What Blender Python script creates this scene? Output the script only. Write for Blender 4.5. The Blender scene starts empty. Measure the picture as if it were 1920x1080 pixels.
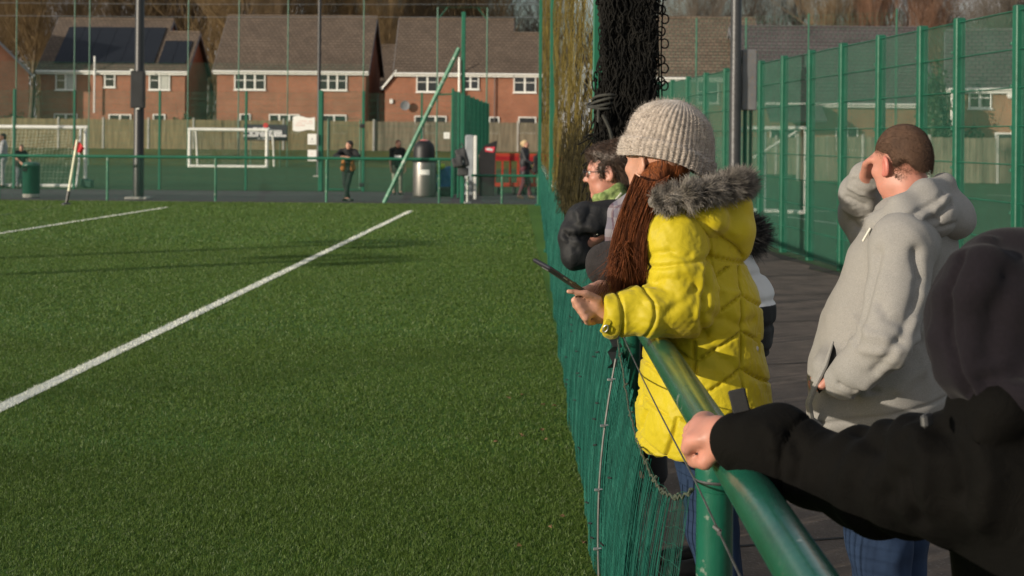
import bpy, math, random
import numpy as np
from mathutils import Vector, Matrix
random.seed(7); RNG = np.random.default_rng(11)
SC = bpy.context.scene
COL = SC.collection
# ---------------------------------------------------------------- camera geometry
F = 2666.7; HC = 1.72; TH = math.radians(0.5); CT, ST = math.cos(TH), math.sin(TH)
def P(px, py, z):
    dx, dy = px-960.0, py-258.0
    u = dx*CT+dy*ST; v = -dx*ST+dy*CT
    return np.array((u*z/F, z, HC-v*z/F))
def G(px, py, Z=0.0):
    dx, dy = px-960.0, py-258.0
    v = -dx*ST+dy*CT
    return P(px, py, (HC-Z)*F/v)
def A3(*a): return np.array(a, float)
def unit(v):
    v = np.asarray(v, float); return v/max(1e-9, np.linalg.norm(v))
# ---------------------------------------------------------------- materials
MATS = {}
def mat(name, col, rough=.6, var=.18, scale=8.0, bump=0.0, bscale=60.0, metal=0.0, sheen=0.0, spec=.5,
        coat=0.0, stretch=(1,1,1), col2=None, detail=5.0, bdist=.01, trans=0.0, bdisto=0.0, sss=0.0, spots=None):
    if name in MATS: return MATS[name]
    m = bpy.data.materials.new(name); m.use_nodes = True; MATS[name] = m
    nt = m.node_tree; N = nt.nodes; L = nt.links
    b = N['Principled BSDF']
    b.inputs['Roughness'].default_value = rough; b.inputs['Metallic'].default_value = metal
    b.inputs['Specular IOR Level'].default_value = spec
    if sheen:
        b.inputs['Sheen Weight'].default_value = sheen; b.inputs['Sheen Roughness'].default_value = .5
    if coat:
        b.inputs['Coat Weight'].default_value = coat; b.inputs['Coat Roughness'].default_value = .15
    if sss:
        b.inputs['Subsurface Weight'].default_value = sss; b.inputs['Subsurface Radius'].default_value = (.012,.005,.003)
    tc = N.new('ShaderNodeTexCoord'); mp = N.new('ShaderNodeMapping'); mp.inputs['Scale'].default_value = stretch
    L.new(tc.outputs['Object'], mp.inputs['Vector'])
    no = N.new('ShaderNodeTexNoise'); no.inputs['Scale'].default_value = scale; no.inputs['Detail'].default_value = detail
    L.new(mp.outputs['Vector'], no.inputs['Vector'])
    cr = N.new('ShaderNodeValToRGB')
    c = np.array(col, float); c2 = np.array(col2, float) if col2 is not None else c*(1+var)
    cr.color_ramp.elements[0].position = .3; cr.color_ramp.elements[1].position = .7
    cr.color_ramp.elements[0].color = (*np.clip(c*(1-var), 0, 1), 1); cr.color_ramp.elements[1].color = (*np.clip(c2, 0, 1), 1)
    L.new(no.outputs['Fac'], cr.inputs['Fac'])
    out = cr.outputs['Color']
    if spots:
        n2 = N.new('ShaderNodeTexNoise'); n2.inputs['Scale'].default_value = spots[1]; n2.inputs['Detail'].default_value = 8
        L.new(tc.outputs['Object'], n2.inputs['Vector'])
        r2 = N.new('ShaderNodeValToRGB'); r2.color_ramp.elements[0].position = spots[2]; r2.color_ramp.elements[1].position = spots[2]+.05
        L.new(n2.outputs['Fac'], r2.inputs['Fac'])
        mx = N.new('ShaderNodeMix'); mx.data_type = 'RGBA'; mx.inputs[7].default_value = (*spots[0], 1)
        L.new(r2.outputs['Color'], mx.inputs[0]); L.new(out, mx.inputs[6]); out = mx.outputs[2]
    L.new(out, b.inputs['Base Color'])
    if bump:
        nb = N.new('ShaderNodeTexNoise'); nb.inputs['Scale'].default_value = bscale; nb.inputs['Detail'].default_value = 4; nb.inputs['Distortion'].default_value = bdisto
        L.new(mp.outputs['Vector'], nb.inputs['Vector'])
        bp = N.new('ShaderNodeBump'); bp.inputs['Strength'].default_value = bump; bp.inputs['Distance'].default_value = bdist
        L.new(nb.outputs['Fac'], bp.inputs['Height']); L.new(bp.outputs['Normal'], b.inputs['Normal'])
    if trans:
        tr = N.new('ShaderNodeBsdfTranslucent'); L.new(out, tr.inputs['Color'])
        ms = N.new('ShaderNodeMixShader'); ms.inputs[0].default_value = trans
        L.new(b.outputs[0], ms.inputs[1]); L.new(tr.outputs[0], ms.inputs[2]); L.new(ms.outputs[0], N['Material Output'].inputs[0])
    return m
def brick_mat(name, c1, c2, mortar, bw, bh, ms, kz=1.0, rough=.85, bump=.4, axes='xyz'):
    if name in MATS: return MATS[name]
    m = bpy.data.materials.new(name); m.use_nodes = True; MATS[name] = m
    nt = m.node_tree; N = nt.nodes; L = nt.links; b = N['Principled BSDF']; b.inputs['Roughness'].default_value = rough
    b.inputs['Specular IOR Level'].default_value = .3
    tc = N.new('ShaderNodeTexCoord'); sx = N.new('ShaderNodeSeparateXYZ'); L.new(tc.outputs['Object'], sx.inputs[0])
    ad = N.new('ShaderNodeMath'); L.new(sx.outputs[0], ad.inputs[0]); L.new(sx.outputs[1], ad.inputs[1])
    mu = N.new('ShaderNodeMath'); mu.operation = 'MULTIPLY'; mu.inputs[1].default_value = kz; L.new(sx.outputs[2], mu.inputs[0])
    cx = N.new('ShaderNodeCombineXYZ')
    if axes == 'xz': L.new(sx.outputs[0], cx.inputs[0])
    else: L.new(ad.outputs[0], cx.inputs[0])
    L.new(mu.outputs[0], cx.inputs[1])
    bt = N.new('ShaderNodeTexBrick'); bt.inputs['Scale'].default_value = 1.0
    bt.inputs['Brick Width'].default_value = bw; bt.inputs['Row Height'].default_value = bh; bt.inputs['Mortar Size'].default_value = ms
    bt.inputs['Color1'].default_value = (*c1, 1); bt.inputs['Color2'].default_value = (*c2, 1); bt.inputs['Mortar'].default_value = (*mortar, 1)
    bt.inputs['Bias'].default_value = -.2
    L.new(cx.outputs[0], bt.inputs['Vector'])
    no = N.new('ShaderNodeTexNoise'); no.inputs['Scale'].default_value = .9; no.inputs['Detail'].default_value = 7; L.new(tc.outputs['Object'], no.inputs['Vector'])
    mr = N.new('ShaderNodeMapRange'); mr.inputs[3].default_value = .6; mr.inputs[4].default_value = 1.4; L.new(no.outputs['Fac'], mr.inputs[0])
    mx = N.new('ShaderNodeMix'); mx.data_type = 'RGBA'; mx.blend_type = 'MULTIPLY'; mx.inputs[0].default_value = 1
    L.new(bt.outputs['Color'], mx.inputs[6]); L.new(mr.outputs[0], mx.inputs[7]); L.new(mx.outputs[2], b.inputs['Base Color'])
    bp = N.new('ShaderNodeBump'); bp.inputs['Strength'].default_value = bump; bp.inputs['Distance'].default_value = .01; bp.invert = True
    L.new(bt.outputs['Fac'], bp.inputs['Height']); L.new(bp.outputs['Normal'], b.inputs['Normal'])
    return m
# ---------------------------------------------------------------- objects
def tag(o, label=None, cat=None, group=None, kind=None):
    if label: o['label'] = label
    if cat: o['category'] = cat
    if group: o['group'] = group
    if kind: o['kind'] = kind
    return o
def empty(name, loc, label=None, cat=None, group=None, rz=0.0):
    o = bpy.data.objects.new(name, None); COL.objects.link(o)
    o.empty_display_size = .2; o.location = Vector(loc); o.rotation_euler = (0, 0, rz)
    return tag(o, label, cat, group)
def rootloc(p):
    v = np.zeros(3)
    while p is not None:
        v = v+np.array(p.location); p = p.parent
    return v
def link(name, me, m, parent=None):
    o = bpy.data.objects.new(name, me); COL.objects.link(o)
    if m is not None:
        for x in (m if isinstance(m, (list, tuple)) else [m]): me.materials.append(x)
    if parent is not None: o.parent = parent
    return o
def nmesh(name, V, Fq, m, parent=None, smooth=False, local=False, mi=None, base=False):
    """mesh from numpy verts and a uniform face array (or list of arrays); V in world coordinates unless local"""
    V = np.asarray(V, np.float64)
    loc = None
    if not local and parent is not None: V = V-rootloc(parent)
    elif not local and parent is None:
        loc = np.array([V[:,0].mean(), V[:,1].mean(), V[:,2].min()]); V = V-loc
    me = bpy.data.meshes.new(name)
    Fs = Fq if isinstance(Fq, list) else [Fq]
    Fs = [np.asarray(f, np.int64) for f in Fs if len(f)]
    me.vertices.add(len(V)); me.vertices.foreach_set('co', V.ravel())
    nl = sum(f.size for f in Fs); npoly = sum(len(f) for f in Fs)
    me.loops.add(nl); me.polygons.add(npoly)
    me.loops.foreach_set('vertex_index', np.concatenate([f.ravel() for f in Fs]).astype(np.int32))
    st = np.concatenate([np.full(len(f), f.shape[1]) for f in Fs]); st = np.concatenate([[0], np.cumsum(st)[:-1]])
    me.polygons.foreach_set('loop_start', st.astype(np.int32))
    if mi is not None: me.polygons.foreach_set('material_index', np.asarray(mi, np.int32))
    if smooth: me.polygons.foreach_set('use_smooth', np.ones(npoly, bool))
    me.update(calc_edges=True); me.validate()
    o = link(name, me, m, parent)
    if loc is not None: o.location = Vector(loc)
    return o
class MB:
    """collects simple shapes; build() links them as one mesh"""
    def __init__(s): s.v = []; s.f = []; s.mi = []; s.cur = 0
    def add(s, V, Fc):
        n = len(s.v); s.v += [tuple(map(float, p)) for p in V]; s.f += [tuple(i+n for i in f) for f in Fc]; s.mi += [s.cur]*len(Fc); return s
    def box(s, c, size, R=None, bev=0.0):
        hx, hy, hz = [q/2 for q in size]
        if bev > 0:
            b = bev; pts = []; 
            prof = [(-hx+b,-hy),(hx-b,-hy),(hx,-hy+b),(hx,hy-b),(hx-b,hy),(-hx+b,hy),(-hx,hy-b),(-hx,-hy+b)]
            inn = [(x*(hx-b)/hx, y*(hy-b)/hy) for x, y in prof]
            for z, pr in ((-hz, inn), (-hz+b, prof), (hz-b, prof), (hz, inn)): pts += [(x, y, z) for x, y in pr]
            fc = [tuple(range(7, -1, -1)), tuple(range(24, 32))]
            for k in range(3):
                for i in range(8):
                    j = (i+1) % 8; fc.append((k*8+i, k*8+j, k*8+8+j, k*8+8+i))
        else:
            pts = [(x, y, z) for z in (-hz, hz) for x, y in ((-hx,-hy),(hx,-hy),(hx,hy),(-hx,hy))]
            fc = [(3,2,1,0),(4,5,6,7),(0,1,5,4),(1,2,6,5),(2,3,7,6),(3,0,4,7)]
        pts = np.array(pts)
        if R is not None: pts = pts @ np.array(R).T
        return s.add(pts+np.array(c), fc)
    def bx(s, x0, x1, y0, y1, z0, z1, bev=0.0):
        return s.box(((x0+x1)/2, (y0+y1)/2, (z0+z1)/2), (abs(x1-x0), abs(y1-y0), abs(z1-z0)), None, bev)
    def tube(s, pts, r, n=8, cap=True):
        pts = [np.array(p, float) for p in pts]; m = len(pts)
        rs = r if isinstance(r, (list, tuple, np.ndarray)) else [r]*m
        up = None; V = []; Fc = []
        for i, p in enumerate(pts):
            d = unit(pts[min(i+1, m-1)]-pts[max(i-1, 0)])
            if up is None:
                a = np.array((0,0,1.)) if abs(d[2]) < .9 else np.array((1.,0,0)); up = unit(np.cross(d, a))
            up = unit(up-d*np.dot(up, d)); w = np.cross(d, up)
            for k in range(n):
                t = 2*math.pi*k/n; V.append(p+rs[i]*(math.cos(t)*up+math.sin(t)*w))
        for i in range(m-1):
            for k in range(n):
                j = (k+1) % n; Fc.append((i*n+k, i*n+j, (i+1)*n+j, (i+1)*n+k))
        if cap: Fc += [tuple(range(n-1, -1, -1)), tuple((m-1)*n+k for k in range(n))]
        return s.add(V, Fc)
    def lathe(s, c, prof, n=24, R=None):
        V = []; Fc = []; m = len(prof)
        for r, z in prof:
            for k in range(n):
                t = 2*math.pi*k/n; V.append((r*math.cos(t), r*math.sin(t), z))
        for i in range(m-1):
            for k in range(n):
                j = (k+1) % n; Fc.append((i*n+k, i*n+j, (i+1)*n+j, (i+1)*n+k))
        Fc += [tuple(range(n-1, -1, -1)), tuple((m-1)*n+k for k in range(n))]
        V = np.array(V)
        if R is not None: V = V @ np.array(R).T
        return s.add(V+np.array(c), Fc)
    def prism(s, poly, d):
        poly = [np.array(p, float) for p in poly]; n = len(poly); d = np.array(d, float)
        return s.add(poly+[p+d for p in poly], [tuple(range(n-1, -1, -1)), tuple(range(n, 2*n))]+[(i, (i+1) % n, n+(i+1) % n, n+i) for i in range(n)])
    def build(s, name, m, parent=None, smooth=False, local=False):
        V = np.array(s.v); loc = None
        if not local and parent is not None: V = V-rootloc(parent)
        elif not local:
            loc = np.array([V[:,0].mean(), V[:,1].mean(), V[:,2].min()]); V = V-loc
        me = bpy.data.meshes.new(name); me.from_pydata(V.tolist(), [], s.f)
        if max(s.mi): me.polygons.foreach_set('material_index', s.mi)
        if smooth:
            me.polygons.foreach_set('use_smooth', [True]*len(me.polygons))
            me.set_sharp_from_angle(angle=math.radians(42))
        me.update(); o = link(name, me, m, parent)
        if loc is not None: o.location = Vector(loc)
        return o
def prisms(A, B, ra, rb=None, n=3):
    """many straight prisms at once: returns V, quads"""
    A = np.asarray(A, float); B = np.asarray(B, float); k = len(A)
    ra = np.broadcast_to(np.asarray(ra, float), (k,)); rb = ra if rb is None else np.broadcast_to(np.asarray(rb, float), (k,))
    d = B-A; d = d/np.maximum(1e-9, np.linalg.norm(d, axis=1))[:, None]
    a = np.where((np.abs(d[:, 2]) < .9)[:, None], np.array((0,0,1.)), np.array((1.,0,0)))
    u = np.cross(d, a); u /= np.linalg.norm(u, axis=1)[:, None]; w = np.cross(d, u)
    V = np.zeros((k, 2, n, 3))
    for i in range(n):
        t = 2*math.pi*i/n; o = math.cos(t)*u+math.sin(t)*w
        V[:, 0, i] = A+o*ra[:, None]; V[:, 1, i] = B+o*rb[:, None]
    base = (np.arange(k)*2*n)[:, None]
    Q = []
    for i in range(n):
        j = (i+1) % n; Q.append(base+np.array([[i, j, n+j, n+i]]))
    return V.reshape(-1, 3), np.concatenate(Q)
def merge(parts):
    Vs = []; Fs = []; n = 0
    for V, Q in parts:
        Vs.append(V); Fs.append(Q+n); n += len(V)
    return np.concatenate(Vs), np.concatenate(Fs)
def polyline(pts): return pts[:-1], pts[1:]
def strands(roots, ends, mids, r0, n=3, segs=3, r1=None):
    """bent tapered strands: quadratic bezier root-mid-end"""
    parts = []
    r0 = np.broadcast_to(np.asarray(r0, float), (len(roots),)); r1 = r0*.25 if r1 is None else np.broadcast_to(np.asarray(r1, float), (len(roots),))
    prev = roots
    for i in range(1, segs+1):
        t = i/segs; q = (1-t)**2*roots+2*t*(1-t)*mids+t*t*ends
        parts.append(prisms(prev, q, r0+(r1-r0)*(i-1)/segs, r0+(r1-r0)*t, n)); prev = q
    return merge(parts)
# ---------------------------------------------------------------- signed distance modelling
class SDF:
    def __init__(s, h): s.h = h; s.p = []
    def cap(s, a, b, ra, rb=None, k=.02, L=None, sc=1.0, op=1):
        s.p.append(('c', np.array(a, float), np.array(b, float), ra, ra if rb is None else rb, k, None if L is None else unit(L), sc, op)); return s
    def chain(s, pts, rs, k=.02, **kw):
        for i in range(len(pts)-1): s.cap(pts[i], pts[i+1], rs[i], rs[i+1], k, **kw)
        return s
    def ell(s, c, r, k=.02, R=None, op=1):
        s.p.append(('e', np.array(c, float), np.array(r, float), np.eye(3) if R is None else np.array(R, float), k, op)); return s
    def box(s, c, half, rad, k=.01, R=None, op=1):
        s.p.append(('b', np.array(c, float), np.array(half, float), np.eye(3) if R is None else np.array(R, float), rad, k, op)); return s
    def bbox(s, p):
        if p[0] == 'c':
            m = max(p[3], p[4])*max(1, p[7]); return np.minimum(p[1], p[2])-m, np.maximum(p[1], p[2])+m
        if p[0] == 'e': m = p[2].max(); return p[1]-m, p[1]+m
        m = np.linalg.norm(p[2])+p[4]; return p[1]-m, p[1]+m
    def field(s):
        h = s.h; lo = np.full(3, 1e9); hi = -lo
        for p in s.p:
            if p[-1] == 1:
                a, b = s.bbox(p); lo = np.minimum(lo, a); hi = np.maximum(hi, b)
        lo -= 4*h; hi += 4*h; n = np.ceil((hi-lo)/h).astype(int)+1
        D = np.full(n, 1.0, np.float32)
        for p in s.p:
            k = p[5] if p[0] == 'c' else (p[4] if p[0] == 'e' else p[5]); op = p[-1]
            a, b = s.bbox(p); mg = abs(k)+4*h
            i0 = np.clip(np.floor((a-mg-lo)/h).astype(int), 0, n-1); i1 = np.clip(np.ceil((b+mg-lo)/h).astype(int)+1, 1, n)
            if np.any(i1 <= i0): continue
            X = (lo[0]+h*np.arange(i0[0], i1[0]))[:, None, None]; Y = (lo[1]+h*np.arange(i0[1], i1[1]))[None, :, None]; Z = (lo[2]+h*np.arange(i0[2], i1[2]))[None, None, :]
            if p[0] == 'c':
                _, A, B, ra, rb, _, L, sc, _ = p
                x, y, z = X-A[0], Y-A[1], Z-A[2]; d = B-A
                if L is not None:
                    q = (x*L[0]+y*L[1]+z*L[2])*(1/sc-1); x = x+q*L[0]; y = y+q*L[1]; z = z+q*L[2]
                    d = d+L*np.dot(d, L)*(1/sc-1)
                t = np.clip((x*d[0]+y*d[1]+z*d[2])/max(1e-12, d@d), 0, 1)
                v = np.sqrt((x-t*d[0])**2+(y-t*d[1])**2+(z-t*d[2])**2)-(ra+(rb-ra)*t)
            elif p[0] == 'e':
                _, C, r, R, _, _ = p
                x, y, z = X-C[0], Y-C[1], Z-C[2]
                q = [(R[0, i]*x+R[1, i]*y+R[2, i]*z) for i in range(3)]
                k0 = np.sqrt(sum((q[i]/r[i])**2 for i in range(3))); k1 = np.sqrt(sum((q[i]/r[i]**2)**2 for i in range(3)))
                v = k0*(k0-1)/np.maximum(k1, 1e-6)
            else:
                _, C, hf, R, rad, _, _ = p
                x, y, z = X-C[0], Y-C[1], Z-C[2]
                q = [np.abs(R[0, i]*x+R[1, i]*y+R[2, i]*z)-hf[i] for i in range(3)]
                v = np.sqrt(sum(np.maximum(t, 0)**2 for t in q))+np.minimum(np.maximum(np.maximum(q[0], q[1]), q[2]), 0)-rad
            sl = D[i0[0]:i1[0], i0[1]:i1[1], i0[2]:i1[2]]
            if op == 1:
                hh = np.clip(.5+.5*(sl-v)/k, 0, 1); sl[...] = sl*(1-hh)+v*hh-k*hh*(1-hh)
            else:
                hh = np.clip(.5-.5*(sl+v)/k, 0, 1); sl[...] = sl*(1-hh)-v*hh+k*hh*(1-hh)
        return D, lo
    def mesh(s, smooth=2):
        D, lo = s.field(); V, Q = snets(D, lo, s.h)
        for _ in range(smooth): V = lap(V, Q, .5)
        return V, Q
def snets(D, lo, h):
    s = D < 0; c = [(i, j, k) for i in (0,1) for j in (0,1) for k in (0,1)]
    n = np.array(D.shape)-1
    cs = sum(s[i:i+n[0], j:j+n[1], k:k+n[2]].astype(np.int8) for i, j, k in c)
    act = (cs > 0) & (cs < 8); I = np.argwhere(act); idx = np.full(n, -1, np.int64); idx[act] = np.arange(len(I))
    dv = {o: D[I[:,0]+o[0], I[:,1]+o[1], I[:,2]+o[2]] for o in c}
    acc = np.zeros((len(I), 3)); cnt = np.zeros(len(I))
    for a in c:
        for ax in range(3):
            if a[ax] == 0:
                b = list(a); b[ax] = 1; b = tuple(b); da, db = dv[a], dv[b]; cr = (da < 0) != (db < 0)
                t = np.where(cr, da/np.where(cr, da-db, 1), 0); q = np.array(a, float)[None]+np.zeros((len(I), 3)); q[:, ax] += t
                acc += q*cr[:, None]; cnt += cr
    V = lo+h*(I+acc/cnt[:, None])
    Qs = []
    for ax in range(3):
        b, cc = (ax+1) % 3, (ax+2) % 3
        s0 = np.take(s, range(0, s.shape[ax]-1), ax); s1 = np.take(s, range(1, s.shape[ax]), ax)
        E = np.argwhere(s0 != s1); E = E[(E[:, b] > 0) & (E[:, cc] > 0) & (E[:, b] < n[b]) & (E[:, cc] < n[cc])]
        o = np.zeros((4, 3), int); o[0, b] = o[0, cc] = -1; o[1, cc] = -1; o[3, b] = -1
        q = np.stack([idx[tuple((E+o[i]).T)] for i in range(4)], 1)
        fl = s0[tuple(E.T)]; q = np.where(fl[:, None], q, q[:, ::-1]); Qs.append(q)
    Q = np.concatenate(Qs); return V, Q[(Q >= 0).all(1)]
def lap(V, Q, f):
    acc = np.zeros_like(V); cnt = np.zeros(len(V))
    for a, b in ((0,1),(1,2),(2,3),(3,0)):
        np.add.at(acc, Q[:, a], V[Q[:, b]]); np.add.at(acc, Q[:, b], V[Q[:, a]]); np.add.at(cnt, Q[:, a], 1); np.add.at(cnt, Q[:, b], 1)
    return V*(1-f)+f*acc/np.maximum(cnt, 1)[:, None]
def normals(V, Q):
    n = np.cross(V[Q[:,2]]-V[Q[:,0]], V[Q[:,3]]-V[Q[:,1]]); N = np.zeros_like(V)
    for i in range(4): np.add.at(N, Q[:, i], n)
    return N/np.maximum(1e-12, np.linalg.norm(N, axis=1))[:, None]
def sines(V, freq, seed, n=7, stretch=(1,1,1)):
    """smooth pseudo-noise in about -1..1"""
    r = np.random.default_rng(seed); o = np.zeros(len(V)); W = V*np.array(stretch)
    for i in range(n):
        d = r.normal(size=3); d /= np.linalg.norm(d); f = freq*r.uniform(.6, 1.7)
        o += np.sin(W @ d*f*2*math.pi+r.uniform(0, 7)+1.1*np.sin(W @ np.roll(d, 1)*f*4.1+i))
    return o/math.sqrt(n)/1.2
def solid(name, S, m, parent, smooth=2, disp=None):
    V, Q = S.mesh(smooth)
    if disp is not None: V = V+normals(V, Q)*disp(V)[:, None]
    return nmesh(name, V, Q, m, parent, smooth=True)
def wire_panel(p0, p1, z0, z1, dv, dh, rv, rh, n=3, double=False, wob=0):
    """upright weldmesh panel between two ground points"""
    p0 = np.array(p0[:2], float); p1 = np.array(p1[:2], float); Ln = np.linalg.norm(p1-p0)
    nv = max(2, int(Ln/dv)+1); t = np.linspace(0, 1, nv)
    B = p0+(p1-p0)*t[:, None]
    a = np.column_stack([B, np.full(nv, z0)]); b = np.column_stack([B, np.full(nv, z1)])
    nh = max(2, int(round((z1-z0)/dh))+1); zz = np.linspace(z0, z1, nh)
    c = np.column_stack([np.tile(p0, (nh, 1)), zz]); d = np.column_stack([np.tile(p1, (nh, 1)), zz])
    return merge([prisms(a, b, rv, None, n), prisms(c, d, rh, None, n)])
def rot_z(a):
    c, s = math.cos(a), math.sin(a); return np.array(((c,-s,0),(s,c,0),(0,0,1.)))
def frame(f, u=(0,0,1)):
    f = unit(f); r = unit(np.cross(f, u)); return np.stack([r, f, np.cross(r, f)], 1)   # columns: right, forward, up
def copy_tree(o, parent=None):
    c = o.copy(); COL.objects.link(c)
    if parent is not None: c.parent = parent
    for ch in list(o.children): copy_tree(ch, c)
    return c
# ================================================================ SETTING
SKY_STR = .085; SUN_STR = 4.6; EXPOSURE = 0.12; CLOUD = 9.0
def rail_x(y): return .428+.0094*y
def net_base_x(y): return float(np.interp(y, [0, 5.6, 7.2, 10.4, 19, 36], [.36, .357, .36, .39, .51, .75]))
def fence_x(y): return 5.74-.0724*y
YR = 37.2                                           # the far rail
def turf_mat(name, c1, c2, big):
    m = bpy.data.materials.new(name); m.use_nodes = True; nt = m.node_tree; N = nt.nodes; L = nt.links; b = N['Principled BSDF']
    b.inputs['Roughness'].default_value = .75; b.inputs['Specular IOR Level'].default_value = .25
    tc = N.new('ShaderNodeTexCoord')
    n1 = N.new('ShaderNodeTexNoise'); n1.inputs['Scale'].default_value = 55; n1.inputs['Detail'].default_value = 6; L.new(tc.outputs['Object'], n1.inputs['Vector'])
    n2 = N.new('ShaderNodeTexNoise'); n2.inputs['Scale'].default_value = big; n2.inputs['Detail'].default_value = 5; L.new(tc.outputs['Object'], n2.inputs['Vector'])
    ad = N.new('ShaderNodeMath'); ad.inputs[1].default_value = 0; L.new(n1.outputs['Fac'], ad.inputs[0]); L.new(n2.outputs['Fac'], ad.inputs[1])
    cr = N.new('ShaderNodeValToRGB'); cr.color_ramp.elements[0].position = .7; cr.color_ramp.elements[1].position = 1.3/1.0 if False else .999
    cr.color_ramp.elements[0].color = (*c1, 1); cr.color_ramp.elements[1].color = (*c2, 1)
    mr = N.new('ShaderNodeMapRange'); mr.inputs[1].default_value = .6; mr.inputs[2].default_value = 1.4; L.new(ad.outputs[0], mr.inputs[0])
    cr.color_ramp.elements[0].position = .1; cr.color_ramp.elements[1].position = .9
    L.new(mr.outputs[0], cr.inputs[0]); L.new(cr.outputs[0], b.inputs['Base Color'])
    bp = N.new('ShaderNodeBump'); bp.inputs['Strength'].default_value = .9; bp.inputs['Distance'].default_value = .03
    L.new(n1.outputs['Fac'], bp.inputs['Height']); L.new(bp.outputs['Normal'], b.inputs['Normal'])
    MATS[name] = m; return m
TURF = turf_mat('turf', (.045,.115,.016), (.105,.22,.032), .35)
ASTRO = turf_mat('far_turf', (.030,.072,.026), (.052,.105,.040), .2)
BANK = turf_mat('bank_grass', (.045,.055,.014), (.13,.135,.035), .6)
ASPH = mat('asphalt', (.115,.086,.066), .9, .35, 3, .5, 90, spots=((.17,.14,.115), 60, .6))
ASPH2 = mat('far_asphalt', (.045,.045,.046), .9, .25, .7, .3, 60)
LINEW = mat('line_paint', (.70,.72,.66), .8, .22, 70, .6, 120)
GREEN = mat('rail_green_paint', (.008,.082,.052), .24, .22, 5, .10, 55, coat=.25, spots=((.15,.19,.16), 22, .655))
GREENF = mat('fence_green_coating', (.009,.112,.064), .45, .12, 4)
GREENM = mat('mesh_green_wire', (.010,.125,.072), .5, .12, 4)
NETG = mat('green_netting', (.007,.078,.057), .65, .25, 9, spots=((.016,.115,.085), 7, .55), spec=.2)
WHITE = mat('white_plastic', (.78,.78,.74), .4, .05, 3)
WHITEM = mat('white_metal', (.72,.72,.68), .4, .1, 3, spots=((.35,.33,.28), 18, .66))
DARKM = mat('dark_metal', (.018,.019,.022), .42, .2, 4)
GREYM = mat('column_grey', (.055,.056,.06), .42, .12, 3, metal=.35)
STEEL = mat('galvanised_steel', (.42,.43,.44), .38, .2, 14, metal=.85)
WOOD = mat('weathered_timber', (.19,.155,.082), .9, .35, 2.2, .3, 40, stretch=(3,3,.35))
WOOD2 = mat('grey_timber', (.17,.15,.105), .9, .35, 2.2, .3, 40, stretch=(3,3,.35))
CONC = mat('concrete', (.36,.35,.32), .9, .2, 5, .3, 60)
def sheet(name, poly, z, m):
    V = np.array([(x, y, z) for x, y in poly]); me = bpy.data.meshes.new(name)
    me.from_pydata(V.tolist(), [], [tuple(range(len(V)))]); me.update()
    return tag(link(name, me, m), kind='structure')
def terrain_h(x, y):
    t = np.clip((y-78.5)/5.5, 0, 1); s = t*t*(3-2*t)
    k = np.clip((14-x)/10, 0, 1)
    return -.012+s*(.28+.6*k)
gx = np.concatenate([np.linspace(-400, -70, 12), np.linspace(-64, 64, 65), np.linspace(70, 400, 12)])
gy = np.concatenate([np.linspace(-120, 74, 30), np.linspace(76, 90, 29), np.linspace(95, 900, 30)])
XX, YY = np.meshgrid(gx, gy, indexing='ij'); ZZ = terrain_h(XX, YY)
ii = np.arange(len(gx)*len(gy)).reshape(len(gx), len(gy))
o = nmesh('ground', np.column_stack([XX.ravel(), YY.ravel(), ZZ.ravel()]), np.stack([ii[:-1,:-1], ii[1:,:-1], ii[1:,1:], ii[:-1,1:]], -1).reshape(-1, 4), BANK, None, True)
tag(o, kind='structure')
ys = list(np.linspace(-30, 36.6, 40))
sheet('pitch', [(-60, -30)]+[(net_base_x(y)+.02, y) for y in ys]+[(-60, 36.6)], 0.0, TURF)
sheet('walkway', [(net_base_x(y)+.024, y) for y in ys]+[(net_base_x(36.6), 44.2)]+[(fence_x(y)-.02, y) for y in reversed(np.linspace(-30, 44.2, 30))], -.004, ASPH)
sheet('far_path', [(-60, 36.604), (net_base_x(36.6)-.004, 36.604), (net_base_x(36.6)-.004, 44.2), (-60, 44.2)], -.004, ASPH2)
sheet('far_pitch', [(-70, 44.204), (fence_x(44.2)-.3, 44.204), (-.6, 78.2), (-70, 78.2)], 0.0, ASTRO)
sheet('side_pitch', [(fence_x(-30)+.02, -30), (60, -30), (60, 78.2), (-.5, 78.2), (fence_x(44.2)-.2, 44.3)], .002, ASTRO)
# thin dark slanting lines laid across the walkway
mb = MB()
for y in (5.9, 8.2, 10.5, 12.9, 15.1, 17.2, 19.5, 22, 24.8, 28, 31.5):
    x0, x1 = rail_x(y)+.12, fence_x(y+2)-.05
    mb.add([(x0, y, .0005), (x1, y+.9*(x1-x0)/3, .0005), (x1, y+.9*(x1-x0)/3+.02, .0005), (x0, y+.02, .0005)], [(0,1,2,3)])
tag(mb.build('walkway_line', mat('walkway_line_dark', (.012,.011,.010), .8)), kind='structure')
# wavy-edged dark strip with greenish flecks along the foot of the right fence
V = []; 
mb = MB()
for y in np.linspace(6, 34, 57): V += [(fence_x(y)-.30-.07*math.sin(y*3.1)-.04*math.sin(y*7.7), y, .0012), (fence_x(y)-.02, y, .0012)]
mb.add(V, [(2*i, 2*i+1, 2*i+3, 2*i+2) for i in range(56)])
tag(mb.build('fence_foot_strip', mat('strip_dark_brown', (.022,.020,.013), .95, .4, 12, .8, 40, spots=((.03,.045,.012), 5, .56))), kind='structure')
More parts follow.
